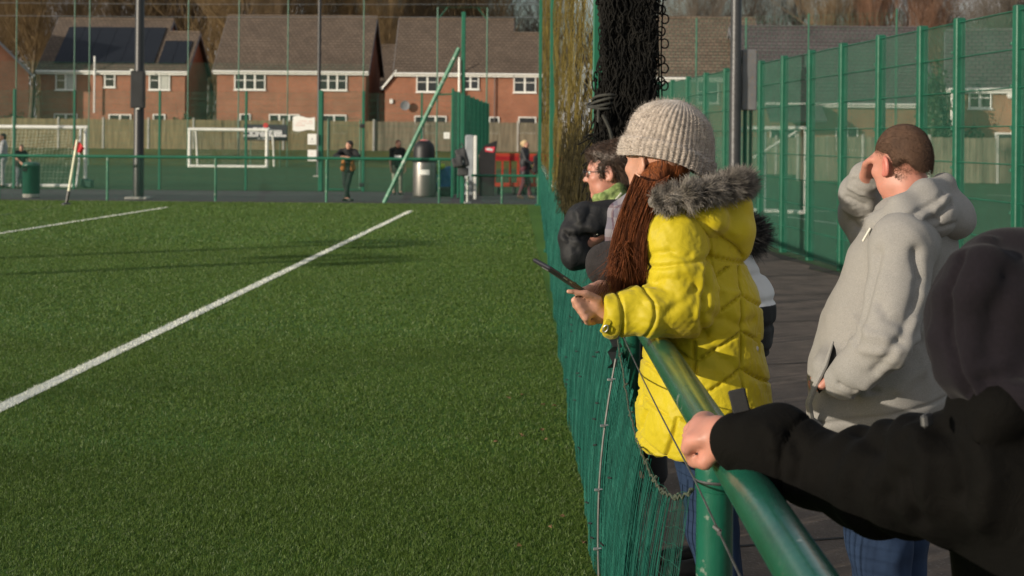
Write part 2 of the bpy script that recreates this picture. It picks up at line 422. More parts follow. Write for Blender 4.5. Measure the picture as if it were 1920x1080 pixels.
# pitch lines
LINES = []; MI = []
def line(name, a, b, w, z=.005, m=LINEW):
    if m is LINEW: LINES.append((a, b, w))
    a, b = np.array(a[:2], float), np.array(b[:2], float); d = unit(b-a); n = np.array((-d[1], d[0]))*w/2
    sheet(name, [a-n, b-n, b+n, a+n], z, m)
p0, p1 = G(0, 766), G(770, 396); d = unit(p1-p0); line('touchline', p0-d*4, p1, .115)
p0, p1 = G(0, 438), G(314, 389); d = unit(p1-p0); line('area_line', p0-d*30, p1, .10)
p0, p1 = G(40, 383), G(760, 391); line('goal_line', p0-A3(20,0,0), A3(p1[0], p1[1]-.3, 0), .05, .005, mat('faint_line', (.16,.21,.10), .9))
p0, p1 = G(0, 404), G(118, 385); d = unit(p1-p0); line('blue_line', p0-d*20, p1, .07, .005, mat('blue_line', (.045,.085,.07), .9))
p0, p1 = G(1513, 412), G(1598, 424); d = unit(p1-p0); line('side_line', p0-d*2, p1+d*3, .09)
p0, p1 = G(1798, 475), G(1935, 506); d = unit(p1-p0); line('side_line', p0-d*.1, p1+d*3, .09)
p0, p1 = G(1850, 366), G(1935, 373); line('side_line', p0, p1+A3(5,0,0), .12, .006)
p0, p1 = G(1395, 400), G(1560, 396); line('side_line', p0, p1, .10, .006)
# turf fibres: real blades near the camera, thinner further away
def blades(y0, y1, xl, dens, h, wd, seed):
    r = np.random.default_rng(seed); area = (y1-y0)*(xl+.4); n = int(area*dens)
    e = min(1.2, .09*y0); n = int(n*(y1-y0+2*e)/(y1-y0)); y = r.uniform(y0-e, y1+e, n)
    pr = np.clip((y-y0+e)/(2*e), 0, 1) if y0 > 5 else np.ones(n)
    pr = pr*(np.clip((y1+e-y)/(2*e), 0, 1) if y1 < 36 else (y < y1)); y = y[r.random(n) < pr]; n = len(y); x = r.uniform(-xl, .40, n)
    k = (x > -.40*y-.3) & (x < np.interp(y, [0, 5.6, 7.2, 10.4, 19, 36], [.36, .357, .36, .39, .51, .75])+.01); x, y = x[k], y[k]; n = len(x)
    a = r.uniform(0, 6.28, n); hh = h*r.uniform(.55, 1.15, n); le = hh*r.normal(0, .75, n); la = r.uniform(0, 6.28, n)+.8*np.sin(x*1.3+y*.9)
    clump = .5+.5*np.sin(x*5+1.7*np.sin(y*3.3))*np.sin(y*4.1+1.3*np.sin(x*2.7)); hh = hh*(.75+.35*clump)
    B = np.column_stack([x, y, np.zeros(n)]); W = np.column_stack([np.cos(a), np.sin(a), np.zeros(n)])*wd/2
    T = B+np.column_stack([le*np.cos(la), le*np.sin(la), hh])
    V = np.stack([B-W, B+W, T], 1).reshape(-1, 3); mi = np.zeros(n, int)
    for p, q, w in LINES:
        p, q = np.array(p[:2]), np.array(q[:2]); d = unit(q-p); rel = np.column_stack([x, y])-p; s = rel @ d; o = np.abs(rel @ np.array((-d[1], d[0]))); mi[(o < w/2+r.normal(0, .004, n)) & (s > 0) & (s < np.linalg.norm(q-p))] = 1
    MI.append(mi); return V, np.arange(3*n).reshape(-1, 3)
BL = mat('turf_blades', (.040,.098,.013), .5, .55, 190, col2=(.148,.235,.040), spec=.4, trans=.25, detail=2)
parts = [blades(4.6, 7.5, 3.6, 22000, .021, .0040, 1), blades(7.5, 12, 5.2, 8500, .022, .0052, 2), blades(12, 22, 8.6, 2300, .026, .009, 3), blades(22, 36.5, 14, 560, .030, .018, 4)]
V, Q = merge(parts); me_o = nmesh('turf_fibre', V, Q, [BL, mat('white_blades', (.66,.68,.60), .6, .15, 60)], None, mi=np.concatenate(MI)); tag(me_o, 'short green artificial turf fibre', 'turf', kind='stuff')
r = np.random.default_rng(5); n = 260                    # white painted fibres on the touchline
# ================================================================ HOUSES
BRICK = brick_mat('red_brick', (.33,.108,.054), (.255,.080,.044), (.25,.17,.12), .225, .075, .012)
BRICK2 = brick_mat('orange_brick', (.30,.135,.065), (.245,.105,.055), (.28,.21,.15), .225, .075, .012)
TILE = brick_mat('brown_roof_tile', (.130,.098,.074), (.098,.075,.058), (.045,.034,.027), .30, .26, .02, kz=1.4, axes='xz')
TILEG = brick_mat('grey_roof_tile', (.100,.086,.088), (.082,.071,.074), (.035,.032,.034), .30, .26, .02, kz=1.4, axes='xz')
SLATE = brick_mat('moss_roof_tile', (.165,.125,.092), (.12,.092,.068), (.045,.036,.028), .30, .26, .02, kz=1.4, axes='xz')
PANE = mat('window_glass', (.022,.026,.03), .08, .2, 2, spec=.6)
CURT = mat('net_curtain', (.45,.46,.42), .8, .12, 9, stretch=(6,1,.3))
LEAD = mat('lead_grey', (.16,.165,.18), .7, .1, 3)
SOLAR = mat('solar_panel', (.011,.013,.017), .22, .1, 1, spec=.5)
GUTT = mat('dark_gutter', (.03,.03,.032), .5)
def roof_slope(mb, x0, x1, ye, ze, yr, zr, tile=.30, th=.028):
    """courses of tiles from the eave line up to the ridge line"""
    Ls = math.hypot(yr-ye, zr-ze); n = max(2, int(Ls/tile)); 
    e = np.array((0, yr-ye, zr-ze))/Ls; nn = np.array((0, -(zr-ze), (yr-ye)))/Ls
    if nn[2] < 0: nn = -nn
    for i in range(n):
        a = np.array((0, ye, ze))+e*Ls*i/n; b = np.array((0, ye, ze))+e*Ls*(i+1)/n
        q = [a+nn*th, b+nn*.004, b-nn*.03, a-nn*.03]
        mb.add([(x0, *p[1:]) for p in q]+[(x1, *p[1:]) for p in q], [(0,1,5,4), (1,2,6,5), (2,3,7,6), (3,0,4,7), (3,2,1,0), (4,5,6,7)])
def window(h, x, z0, z1, w, lights=2, y=-.045, curtain=None, bars=True, sill=True):
    """white casement: frame is the window's mesh; panes and sill are sub-parts"""
    t = .07; mb = MB()
    mb.bx(x-w/2, x+w/2, y-.035, y+.06, z1-t, z1); mb.bx(x-w/2, x+w/2, y-.035, y+.06, z0, z0+t)
    for k in range(lights+1):
        xx = x-w/2+t/2+(w-t)*k/lights; mb.bx(xx-t/2-(.02 if 0 < k < lights else 0), xx+t/2+(.02 if 0 < k < lights else 0), y-.033, y+.058, z0+t, z1-t)
    f = mb.build('window', WHITE, h, local=True)
    pm = MB(); cm = MB(); bm_ = MB()
    for k in range(lights):
        xa = x-w/2+t/2+(w-t)*k/lights+t/2+.02; xb = x-w/2+t/2+(w-t)*(k+1)/lights-t/2-.02
        pm.bx(xa-.03, xb+.03, y+.012, y+.03, z0+t-.01, z1-t+.01)
        if bars and curtain != k: bm_.bx(xa, xb, y-.012, y+.011, (z0+z1)/2-.02, (z0+z1)/2+.02)
        if curtain == k or curtain == 'all': cm.bx(xa+.02, xb-.02, y+.006, y+.0115, z0+t+.02, z1-t-.01)
    g = pm.build('pane', PANE, f, local=True)
    if cm.v: cm.build('curtain', CURT, f, local=True)
    if bm_.v: bm_.build('glazing_bar', WHITE, f, local=True)
    if sill:
        s = MB(); s.bx(x-w/2-.06, x+w/2+.06, y-.075, y-.036, z0-.05, z0+.012); s.build('sill', WHITE, f, local=True)
    return f
def house(name, label, loc, w, d, ze, zr, wins=(), rz=0.0, vl=None, bm=BRICK, tm=TILE, group='brick houses behind the playing fields', over=.22, verge=.25, gutter=WHITE, drop=None, fascia=True):
    """origin at the front-left corner on the ground; ridge along x; drop=(xs, zr2): the part right of xs has a lower ridge"""
    h = empty(name, loc, label, 'house', group, rz)
    sl = (zr-ze)/(d/2)
    mb = MB(); xs = w if drop is None else drop[0]
    mb.prism([(0, 0, 0), (0, d, 0), (0, d, ze), (0, d/2, zr-.12), (0, 0, ze)], (xs, 0, 0)); mb.build('wall', bm, h, local=True)
    segs = [(0-(verge if vl is None else vl), xs+(verge if drop is None else .12), d, zr)]
    if drop is not None:
        d2 = (drop[1]-ze)/sl*2; m2 = MB(); m2.prism([(xs+.002, 0, 0), (xs+.002, d2, 0), (xs+.002, d2, ze), (xs+.002, d2/2, drop[1]-.12), (xs+.002, 0, ze)], (w-xs, 0, 0)); m2.build('wall', bm, h, local=True)
        segs.append((xs+.125, w+verge, d2, drop[1]))
    for x0, x1, dd, z in segs:
        rb = MB(); zo = ze-over*sl+.06
        roof_slope(rb, x0, x1, -over, zo, dd/2, z+.06); roof_slope(rb, x0, x1, dd+over, zo, dd/2+.002, z+.06)
        rf = rb.build('roof', tm, h, local=True)
        rg = MB(); rg.tube([(x0-.01, dd/2, z+.07), (x1+.01, dd/2, z+.07)], .11, 8); rg.build('ridge_tile', tm, rf, local=True)
        for xx in (x0-.035, x1+.003):
            bb = MB()
            for ya in (-over, dd+over):
                yb = dd/2; q = [(xx, ya, zo-.03), (xx, yb, z+.03), (xx, yb, z-.17), (xx, ya, zo-.22)]; bb.prism(q, (.032, 0, 0))
            bb.build('verge_board', LEAD, rf, local=True)
    if fascia:
        f = MB(); zo = ze-over*sl; f.bx(-verge+.05, w+verge-.05, -over+.01, -over+.04, zo-.16, zo+.03); f.bx(-verge+.05, w+verge-.05, -over+.04, .0, zo-.155, zo-.13)
        f.build('fascia', WHITE, h, local=True)
        g = MB(); g.tube([(-verge+.03, -over-.06, zo+.01), (w+verge-.03, -over-.06, zo+.01)], .062, 8); g.build('gutter', gutter, h, local=True)
    for a in wins: window(h, *a)
    return h
def hx(px, py, y): return P(px, py, y)[0]
ZG = .86; YH = 92.0
def zat(px, py, y): return P(px, py, y)[2]
def wspec(x0, px0, px1, py0, py1, y, lights=2, cur=None, bars=True):
    a, b = P(px0, py0, y), P(px1, py1, y); return ((a[0]+b[0])/2-x0, b[2]-ZG, a[2]-ZG, b[0]-a[0], lights, -.045, cur, bars)
def front_house(name, label, px0, px1, eave_py, ridge_py, d, wins, drop=None, **kw):
    a = P(px0, eave_py, YH); b = P(px1, eave_py, YH); ze = zat((px0+px1)/2, eave_py+4, YH)-ZG; zr = zat((px0+px1)/2, ridge_py, YH+d/2)-ZG
    ws = [wspec(a[0], *q) for q in wins]
    if drop is not None: drop = (P(drop[0], eave_py, YH)[0]-a[0], zat(drop[0], drop[1], YH+d/2*.75)-ZG)
    return house(name, label, (a[0], YH, ZG), b[0]-a[0], d, ze, zr, [tuple(q) for q in ws], drop=drop, **kw), a[0]
Y2 = YH
h1, hx1 = front_house('brick_house', 'brick house with black solar panels covering its brown roof', 76, 348, 126, 38, 8.4,
    [(105, 143, 133, 169, Y2, 2, 1), (197, 217, 133, 164, Y2, 1), (281, 320, 133, 169, Y2, 2, 1), (102, 146, 213, 250, Y2, 2), (205, 247, 214, 250, Y2, 2), (288, 311, 214, 250, Y2, 1)], drop=(292, 63), rz=-.02)
h2, hx2 = front_house('brick_house', 'brick house with plain unbroken brown roof and two three light upper windows', 407, 686, 126, 33, 8.4,
    [(440, 498, 132, 169, Y2, 3), (598, 651, 133, 170, Y2, 3), (450, 470, 213, 250, Y2, 1), (505, 562, 214, 250, Y2, 3), (604, 650, 215, 250, Y2, 2)], rz=-.02)
h3, hx3 = front_house('brick_house', 'brick house with stepped brown roof and white sloping board on its left', 745, 1012, 130, 38, 8.4,
    [(781, 822, 135, 173, Y2, 2), (866, 898, 136, 168, Y2, 2), (963, 1005, 136, 174, Y2, 2), (777, 837, 217, 250, Y2, 3), (917, 936, 219, 250, Y2, 1), (972, 1005, 219, 250, Y2, 1)], drop=(960, 65), rz=-.0)
# house 1: solar panels, soil pipe; house 3: lean-to wing, dish, pipe
def on_slope(h, x0, x1, t0, t1, d, ze, zr, lift=.06):
    e0 = np.array((0, -.22, ze-.22*(zr-ze)/(d/2)+.06)); e1 = np.array((0, d/2, zr+.06)); n = unit((0, -(e1-e0)[2], (e1-e0)[1]))
    a = e0+(e1-e0)*t0+n*lift; b = e0+(e1-e0)*t1+n*lift; mb = MB()
    mb.prism([(x0, *a[1:]), (x1, *a[1:]), (x1, *b[1:]), (x0, *b[1:])], n*.04); return mb
ze1 = zat(212, 130, YH)-ZG; zr1 = zat(212, 38, YH+4.2)-ZG; k = 1/29.0
n_p = 6
for i in range(n_p):
    xa = .75+i*(6.55/n_p); on_slope(h1, xa, xa+6.55/n_p-.02, .13, .82, 8.4, ze1, zr1).build('solar_panel', SOLAR, h1, local=True)
for i in range(2): on_slope(h1, 7.55+i*.9, 7.55+i*.9+.88, .13, .56, 8.4, ze1, zr1).build('solar_panel', SOLAR, h1, local=True)
mb = MB(); xp = P(181, 150, YH)[0]-hx1; mb.tube([(xp, -.35, zat(181, 212, YH)-ZG), (xp, -.35, zat(181, 106, YH)-ZG)], .055, 8); mb.tube([(xp, -.35, ze1-.25), (xp, -.35, ze1-.42)], .085, 8); mb.build('soil_pipe', WHITE, h1, local=True)
ze3 = zat(880, 134, YH)-ZG; a = P(722, 163, YH); xl = a[0]-hx3
mb = MB(); mb.prism([(xl, .01, 0), (-.002, .01, 0), (-.002, .01, ze3-.1), (xl, .01, a[2]-ZG-.05)], (0, 5.0, 0)); mb.build('wing_wall', BRICK, h3, local=True)
mb = MB(); mb.prism([(xl-.15, -.14, a[2]-ZG+.02), (-.18, -.14, ze3+.12), (-.18, -.14, ze3+.02), (xl-.15, -.14, a[2]-ZG-.12)], (0, 5.2, 0)); mb.build('wing_roof', TILE, h3, local=True)
mb = MB(); mb.prism([(xl-.2, -.18, a[2]-ZG-.02), (-.05, -.18, ze3+.09), (-.05, -.18, ze3-.10), (xl-.2, -.18, a[2]-ZG-.2)], (0, .036, 0)); mb.build('barge_board', WHITE, h3, local=True)
p = P(760, 198, YH); mb = MB(); mb.lathe((p[0]-hx3, -.25, p[2]-ZG), [(.02, .02), (.16, .03), (.30, .09), (.31, .10), (.29, .095), (.15, .045), (.01, .035)], 20, np.array(((1,0,0),(0,0,-1),(0,1,0)))); mb.tube([(p[0]-hx3, -.25, p[2]-ZG), (p[0]-hx3, .02, p[2]-ZG-.1)], .02, 6); mb.build('satellite_dish', LEAD, h3, local=True)
p = P(734, 190, YH); mb = MB(); mb.box((p[0]-hx3, -.06, p[2]-ZG), (.2, .12, .28), None, .02); mb.build('alarm_box', WHITE, h3, local=True)
mb = MB()
for q in (928,): xq = P(q, 130, YH)[0]-hx3; mb.tube([(xq, -.1, 0), (xq, -.1, ze3-.1)], .04, 6)
mb.build('downpipe', GUTT, h3, local=True)
mb = MB(); xq = P(876, 130, YH)[0]-hx3; mb.tube([(xq-.5, -.32, zat(862, 175, YH)-ZG), (xq-.5, -.32, zat(862, 108, YH)-ZG)], .05, 8); mb.build('soil_pipe', WHITE, h3, local=True)
mb = MB(); xq = P(690, 130, YH)[0]-hx2; mb.tube([(xq+.45, 2, 0), (xq+.45, 2, 3.6)], .05, 6); mb.build('downpipe', LEAD, h2, local=True)
# house in the gap, turned house on the left edge, houses on the right
a = P(712, 124, 104); house('brick_house', 'brown tiled house glimpsed in the gap between two brick houses', (a[0], 104, ZG), 3.2, 7, 4.6, zat(735, 87, 107.5)-ZG, [])
a = P(70, 116, 88); hL = house('brick_house', 'dark brick gable end of the house at the left edge', (a[0]-6.0, 86.5, ZG), 11, 7.6, 4.75, 8.6, [], rz=math.radians(52))
hL.location = (P(72, 120, 90)[0]-.6, 90, ZG); hL.rotation_euler = (0, 0, math.radians(118))
YR4 = 78.0; zg = .3
a = P(1170, 138, YR4); b = P(1432, 140, YR4); ze4 = zat(1260, 142, YR4)-zg
house('brick_house', 'brick house with wide mossy brown roof behind the black netting', (a[0], YR4, zg), b[0]-a[0], 9.0, ze4, zat(1320, 36, YR4+4.5)-zg, [(1.6, ze4-1.5, ze4-.25, 1.2, 2), (4.6, ze4-1.5, ze4-.25, 1.2, 2)], tm=SLATE)
a = P(1436, 160, 70.0); b = P(1800, 170, 70.0); ze5 = zat(1560, 182, 70)-zg
h5 = house('brick_house', 'long brick house with plain grey roof behind the green fence', (a[0], 70.0+6, zg), b[0]-a[0]+.6, 8.6, ze5, zat(1560, 54, 80.3)-zg,
    [(2.0, .9, 2.1, 1.4, 2), (5.4, .9, 2.1, 1.2, 2)], bm=BRICK2, tm=TILEG)
mb = MB(); wd = b[0]-a[0]; ht = 2.35
mb.prism([(1.0, -1.6, ht), (4.0, -1.6, ht), (4.0, .0, ht+1.0), (1.0, .0, ht+1.0)], (0, -.02, .12)); mb.build('porch_roof', TILEG, h5, local=True)
mb = MB(); mb.bx(-.1, .12, -.28, -.22, ze5+.1, ze5+1.2); mb.build('white_gable_trim', WHITE, h5, local=True)
YR6 = 62.0
a = P(1783, 158, YR6); ze6 = zat(1850, 163, YR6)-.1
h6 = house('brick_house', 'orange brick house with red curtained window at the right edge', (a[0], YR6, .1), 9.5, 8.2, ze6, zat(1850, 62, YR6+4.1)-.1,
    [(P(1835, 170, YR6)[0]-a[0], zat(1835, 204, YR6)-.1, zat(1835, 164, YR6)-.1, .95, 2), (P(1895, 240, YR6)[0]-a[0], .6, zat(1890, 249, YR6)-.1, 1.6, 2)], bm=BRICK2, tm=TILEG, rz=math.radians(-17))
mb = MB(); mb.tube([(.06, -.12, .1), (.06, -.12, ze6-.1)], .06, 8); mb.build('downpipe', WHITE, h6, local=True)
xr = P(1828, 185, YR6)[0]-a[0]; mb = MB(); mb.bx(xr-.13, xr+.16, -.002, .0115, zat(1828, 198, YR6)-.1, zat(1828, 168, YR6)-.1); mb.build('red_curtain', mat('red_curtain', (.22,.02,.03), .8), h6, local=True)
p = P(1888, 180, YR6); mb = MB(); mb.lathe((p[0]-a[0], -.05, p[2]-.1), [(.01, 0), (.12, .01), (.14, .05), (.10, .09), (.01, .10)], 14, np.array(((1,0,0),(0,0,-1),(0,1,0)))); mb.build('alarm_box', WHITE, h6, local=True)
# wooden fences
def board_fence(name, label, p0, p1, z, H, bay, m, post=CONC, rails=True, seed=1):
    """close-boarded fence from p0 to p1 (ground points); boards of one bay are one part"""
    p0 = np.array(p0[:2], float); p1 = np.array(p1[:2], float); Ln = np.linalg.norm(p1-p0); n = max(1, int(round(Ln/bay))); d = (p1-p0)/Ln; nn = np.array((d[1], -d[0])); r = random.Random(seed)
    f = empty(name, (*p0, z), label, 'fence')
    for i in range(n+1):
        q = p0+d*Ln*i/n; mb = MB(); R = np.array(((d[0], -d[1], 0), (d[1], d[0], 0), (0, 0, 1)))
        mb.box((*q, z+H/2+.02), (.11, .11, H+.06), R, .01); mb.build('post', post, f)
        if i < n:
            mb = MB(); s = q+d*.06; e = p0+d*Ln*(i+1)/n-d*.06; L2 = np.linalg.norm(e-s); k = int(L2/.125)
            for j in range(k):
                c = s+d*(L2*(j+.5)/k)+nn*r.uniform(-.006, .006); mb.box((*c, z+H/2-.03+r.uniform(-.015, .015)), (L2/k-.008, .02, H-.08), R)
            if rails:
                for zz in (.35, H-.35): mb.box((*((s+e)/2-nn*.035), z+zz), (L2, .045, .09), R)
            mb.build('board_panel', m, f)
    return f
a, b = P(-60, 282, 84.2), P(700, 282, 84.2)
board_fence('timber_fence', 'long weathered timber fence on the grass bank below the left houses', (a[0], 84.2), (b[0], 84.2), .86, 1.82, 2.6, WOOD, seed=2)
a, b = P(702, 282, 84.3), P(1060, 282, 84.3)
board_fence('timber_fence', 'lighter timber fence on the bank between lamp post and red barriers', (a[0], 84.3), (b[0], 84.3), .86, 1.82, 2.6, WOOD2, seed=3)
a, b = G(1700, 319), G(1960, 317)
board_fence('timber_fence', 'tall grey timber fence below the right edge house', (P(1500,300,60)[0], 60.5), (P(2000,300,58)[0], 58.0), 0.0, 1.95, 2.4, WOOD2, seed=4)
a, b = P(1180, 285, 74), P(1520, 285, 74)
board_fence('timber_fence', 'timber fence behind the white goal on the right', (a[0], 74.0), (b[0], 70.0), .0, 1.9, 2.4, WOOD2, seed=5)
# ================================================================ TREES
def make_tree(seed, H, spread, tr, levels=4, upright=.5):
    r = random.Random(seed); A = []; B = []; ra = []; rb = []; tA = []; tB = []; tra = []; trb = []
    def grow(p, d, L, rad, lev):
        n = 4 if lev < 2 else 3; q = p; dd = d
        for i in range(n):
            dd = unit(dd+np.array((r.gauss(0, .13), r.gauss(0, .13), r.gauss(.03, .08)))*(1 if lev else .45)); e = q+dd*L/n
            r0 = rad*(1-.6*i/n); r1 = rad*(1-.6*(i+1)/n)
            if lev == 0: tA.append(q); tB.append(e); tra.append(r0); trb.append(r1)
            else: A.append(q); B.append(e); ra.append(r0); rb.append(max(r1, .006))
            if lev < levels:
                nb = (3 if i > 0 else 0) if lev == 0 else (2 if lev < 3 else 2)
                for _ in range(nb):
                    az = r.uniform(0, 6.28); up = r.uniform(.25, .9)+upright*.5
                    side = unit(np.array((math.cos(az), math.sin(az), up*.9))+dd*.6); side[:2] *= spread; side = unit(side)
                    grow(q+(e-q)*r.random(), side, L*r.uniform(.42, .66), r1*r.uniform(.45, .7), lev+1)
            q = e
        if lev < levels and lev > 0: grow(q, dd, L*.6, rad*.4, lev+1)
        if lev == 0:
            for _ in range(3): grow(q, unit(dd+np.array((r.gauss(0,.5), r.gauss(0,.5), .3))), L*.5, rad*.38, 1)
    grow(np.zeros(3), A3(0,0,1), H*.62, tr, 0)
    return prisms(tA, tB, tra, trb, 8), prisms(A, B, ra, rb, 3)
BARK = mat('bark', (.105,.080,.055), .9, .3, 3, .5, 12); 
TWIGS = [mat('brown_twigs', (.145,.100,.055), .9, .3, 1.5), mat('grey_twigs', (.125,.105,.085), .9, .3, 1.5), mat('russet_twigs', (.20,.11,.07), .9, .3, 1.5), mat('golden_twigs', (.185,.122,.055), .9, .35, 1.2)]
protos = []
for i, (H, sp, tr, up) in enumerate(((17, .8, .20, .9), (15, 1.1, .22, .5), (18, .6, .17, 1.3), (14, 1.2, .18, .4), (13, .55, .12, 1.5))):
    (tv, tq), (cv, cq) = make_tree(40+i, H, sp, tr, 4, up); protos.append((tv, tq, cv, cq))
tmesh = {}
def tree(i, loc, s, tw, label, rz, grp=None):
    t = empty('bare_tree', loc, label, 'tree', 'bare winter trees behind the houses' if grp is None else grp, rz); t.scale = (s, s, s)
    if (i, tw) not in tmesh:
        tv, tq, cv, cq = protos[i]
        a = nmesh('trunk', tv, tq, BARK, t, True, local=True); b = nmesh('crown', cv, cq, TWIGS[tw], t, False, local=True); tmesh[(i, tw)] = (a.data, b.data)
    else:
        for nm, me in zip(('trunk', 'crown'), tmesh[(i, tw)]):
            o = bpy.data.objects.new(nm, me); COL.objects.link(o); o.parent = t
    return t
rr = random.Random(3)
tl = ['slender bare tree in the golden brown wood behind the left houses', 'bare grey tree against pale sky behind the right houses', 'russet bare tree above the grey roofed house on the right']
for k in range(40):                                       # brown wood on the left
    px = -60+k*26+rr.uniform(-10, 10); y = rr.uniform(106, 128); p = P(px, 250, y)
    if 955 < px < 1100: continue
    tree(rr.choice((0, 2, 4, 1)), (p[0], y, ZG), rr.uniform(.85, 1.15), rr.choice((0, 3, 3, 0)), tl[0], rr.uniform(0, 6.28))
for px, y, i, s, tw in ((990, 118, 1, .95, 1), (1030, 124, 3, 1.0, 1), (1215, 112, 1, .9, 1), (1262, 116, 3, 1.0, 0), (1300, 110, 2, .85, 1), (1345, 118, 1, 1.0, 1), (1425, 113, 1, .95, 1), (1470, 116, 0, .95, 1), (1515, 120, 3, 1.05, 1)):
    p = P(px, 250, y); tree(i, (p[0], y, .3), s, tw, tl[1], rr.uniform(0, 6.28))
for px, y, i, s, tw in ((1560, 104, 4, 1.05, 0), (1590, 106, 4, 1.1, 0), (1622, 104, 4, 1.1, 2), (1655, 108, 4, 1.0, 0), (1700, 106, 2, .85, 2), (1728, 102, 4, 1.05, 2), (1765, 104, 0, .85, 2), (1800, 108, 1, .85, 1), (1835, 100, 1, .8, 1), (1880, 96, 2, .75, 1), (1915, 99, 1, .8, 1), (1950, 96, 0, .8, 1)):
    p = P(px, 250, y); tree(i, (p[0], y, .3), s, tw, tl[2], rr.uniform(0, 6.28))
for bx_, by_, i, s in ((-45, -20, 4, .8),):
    tree(i, (bx_, by_, 0), s, 1, 'bare tree left of the pitch whose shade mottles the near turf', rr.uniform(0, 6.28), 'trees left of the pitch')
# the wood's undergrowth and twigs as one mass
r = np.random.default_rng(9); n = 26000
x = r.uniform(-62, 0, n); y = r.uniform(108, 140, n); z = ZG+r.uniform(0, 15, n)**1.0
A = np.column_stack([x, y, z]); dr = np.column_stack([r.normal(0, .28, n), r.normal(0, .28, n), np.abs(r.normal(1, .3, n))]); Ln = r.uniform(.8, 2.6, n)
V1 = prisms(A, A+dr*Ln[:, None], r.uniform(.012, .035, n), .006, 3)
n2 = 1500; x = r.uniform(18, 48, n2); y = r.uniform(112, 126, n2); A = np.column_stack([x, y, .3+r.uniform(0, 9, n2)]); dr = np.column_stack([r.normal(0, .28, n2), r.normal(0, .28, n2), np.abs(r.normal(1, .3, n2))])
V2 = prisms(A, A+dr*r.uniform(.8, 2.4, n2)[:, None], r.uniform(.012, .03, n2), .006, 3)
V, Q = merge([V1, V2]); tag(nmesh('brushwood', V, Q, mat('wood_mass', (.105,.072,.038), .95, .5, .25, col2=(.195,.130,.060))), 'brown tangle of bare brushwood behind the houses', 'brushwood', kind='stuff')
n = 9000                                                  # far wood edge, closes the view under the crowns
x = r.uniform(-80, 75, n); y = r.uniform(142, 150, n); z = r.uniform(0, 12, n); A = np.column_stack([x, y, z]); dr = np.column_stack([r.normal(0, .2, n), r.normal(0, .2, n), np.ones(n)])
V, Q = prisms(A, A+dr*r.uniform(2, 5, n)[:, None], r.uniform(.03, .10, n), .01, 3); tag(nmesh('far_wood', V, Q, mat('far_wood', (.105,.075,.045), .95, .4, .3)), 'far brown wood edge beyond the houses', 'wood', kind='stuff')
# shrubs in gardens
LEAF = mat('evergreen_leaf', (.03,.06,.018), .55, .4, 4, trans=.2)
def shrub(label, c, r3, n, seed):
    r = np.random.default_rng(seed); u = r.normal(size=(n, 3)); u /= np.linalg.norm(u, axis=1)[:, None]; u[:, 2] = np.abs(u[:, 2])
    rad = r.uniform(.45, 1.0, n)**.5*(1+.18*np.sin(u[:, 0]*7+u[:, 1]*5)); q = np.array(c)+u*rad[:, None]*np.array(r3)
    t = r.normal(size=(n, 3)); t /= np.linalg.norm(t, axis=1)[:, None]; s = np.cross(t, u); s /= np.linalg.norm(s, axis=1)[:, None]; a = r.uniform(.05, .09, n)[:, None]
    V = np.stack([q-s*a, q+t*a*1.4, q+s*a, q-t*a*.8], 1).reshape(-1, 3)
    rt = empty('shrub', c, label, 'shrub'); nmesh('foliage', V, np.arange(4*n).reshape(-1, 4), LEAF, rt)
    st = prisms(np.repeat([c], 9, 0)+r.normal(0, .05, (9, 3))*A3(1,1,0), np.array(c)+r.normal(0, .4, (9, 3))*np.array(r3)+A3(0, 0, r3[2]*.5), .025, .008, 5); nmesh('stem', st[0], st[1], BARK, rt)
p = P(1828, 240, 60.8); shrub('dark green shrub beside the downpipe of the right edge house', (p[0], 61.3, 0), (.8, .5, 2.15), 2600, 1)
p = P(1752, 240, 60.3); shrub('tall pointed dark green conifer left of the white downpipe', (p[0], 60.2, 0), (.85, .6, 4.6), 5200, 4)
p = P(345, 210, 88); shrub('low dark rounded shrub at the right end of the solar panel house', (p[0], 88, ZG), (1.0, .6, 1.95), 2400, 2)
p = P(20, 214, 88); shrub('wide dark shrub under the dark gable at the left edge', (p[0], 88, ZG), (2.2, .6, 1.95), 2600, 3)
# ================================================================ RAILS AND NETS
RH = 1.062; RR = .043
near = empty('spectator_rail', (rail_x(2.8), 2.8, 0), 'thick glossy green tubular rail the near spectators lean on', 'rail')
mb = MB(); mb.tube([(rail_x(y), y, RH) for y in (.15, 1.5, 2.9, 4.4, 6, 9, 13, 18, 24, 30, YR)], RR, 20); mb.build('rail_tube', GREEN, near, True)
posts_y = [.56, 3.16, 5.70]+[5.7+2.62*i for i in range(1, 13)]
for y in posts_y:
    if y > YR: continue
    mb = MB(); mb.tube([(rail_x(y), y, -.02), (rail_x(y), y, RH-.02)], .041, 18)
    p = mb.build('post', GREEN, near, True)
    mb = MB(); mb.lathe((rail_x(y), y, 0), [(.0435, RH-.12), (.0445, RH-.115), (.0445, RH-.045), (.043, RH-.04)], 18); mb.build('collar', GREEN, p, True)
# tension wire under the tube, tied to the posts
ww = []; 
for i in range(len(posts_y)-1):
    y0, y1 = posts_y[i], min(posts_y[i+1], YR)
    for t in np.linspace(0, 1, 7)[:-1]: ww.append((rail_x(y0+(y1-y0)*t)-.046, y0+(y1-y0)*t, .965-.012*math.sin(math.pi*t)))
mb = MB(); mb.tube(ww, .0024, 6)
for y in posts_y: mb.tube([(rail_x(y)+.046*math.cos(t), y+.046*math.sin(t), .965) for t in np.linspace(0, 6.28, 13)], .0035, 5, False)
for y in (2.75,): mb.tube([(rail_x(y)-.046, y, .962), (rail_x(y)-.054, y+.010, .968), (rail_x(y)-.042, y+.022, .957), (rail_x(y)-.049, y-.014, .962)], .0045, 6)
tag(mb.build('tension_wire', mat('dull_wire', (.10,.10,.10), .5, .3, 30, metal=.5), None, True), 'thin steel tension wire running just under the near green rail', 'wire')
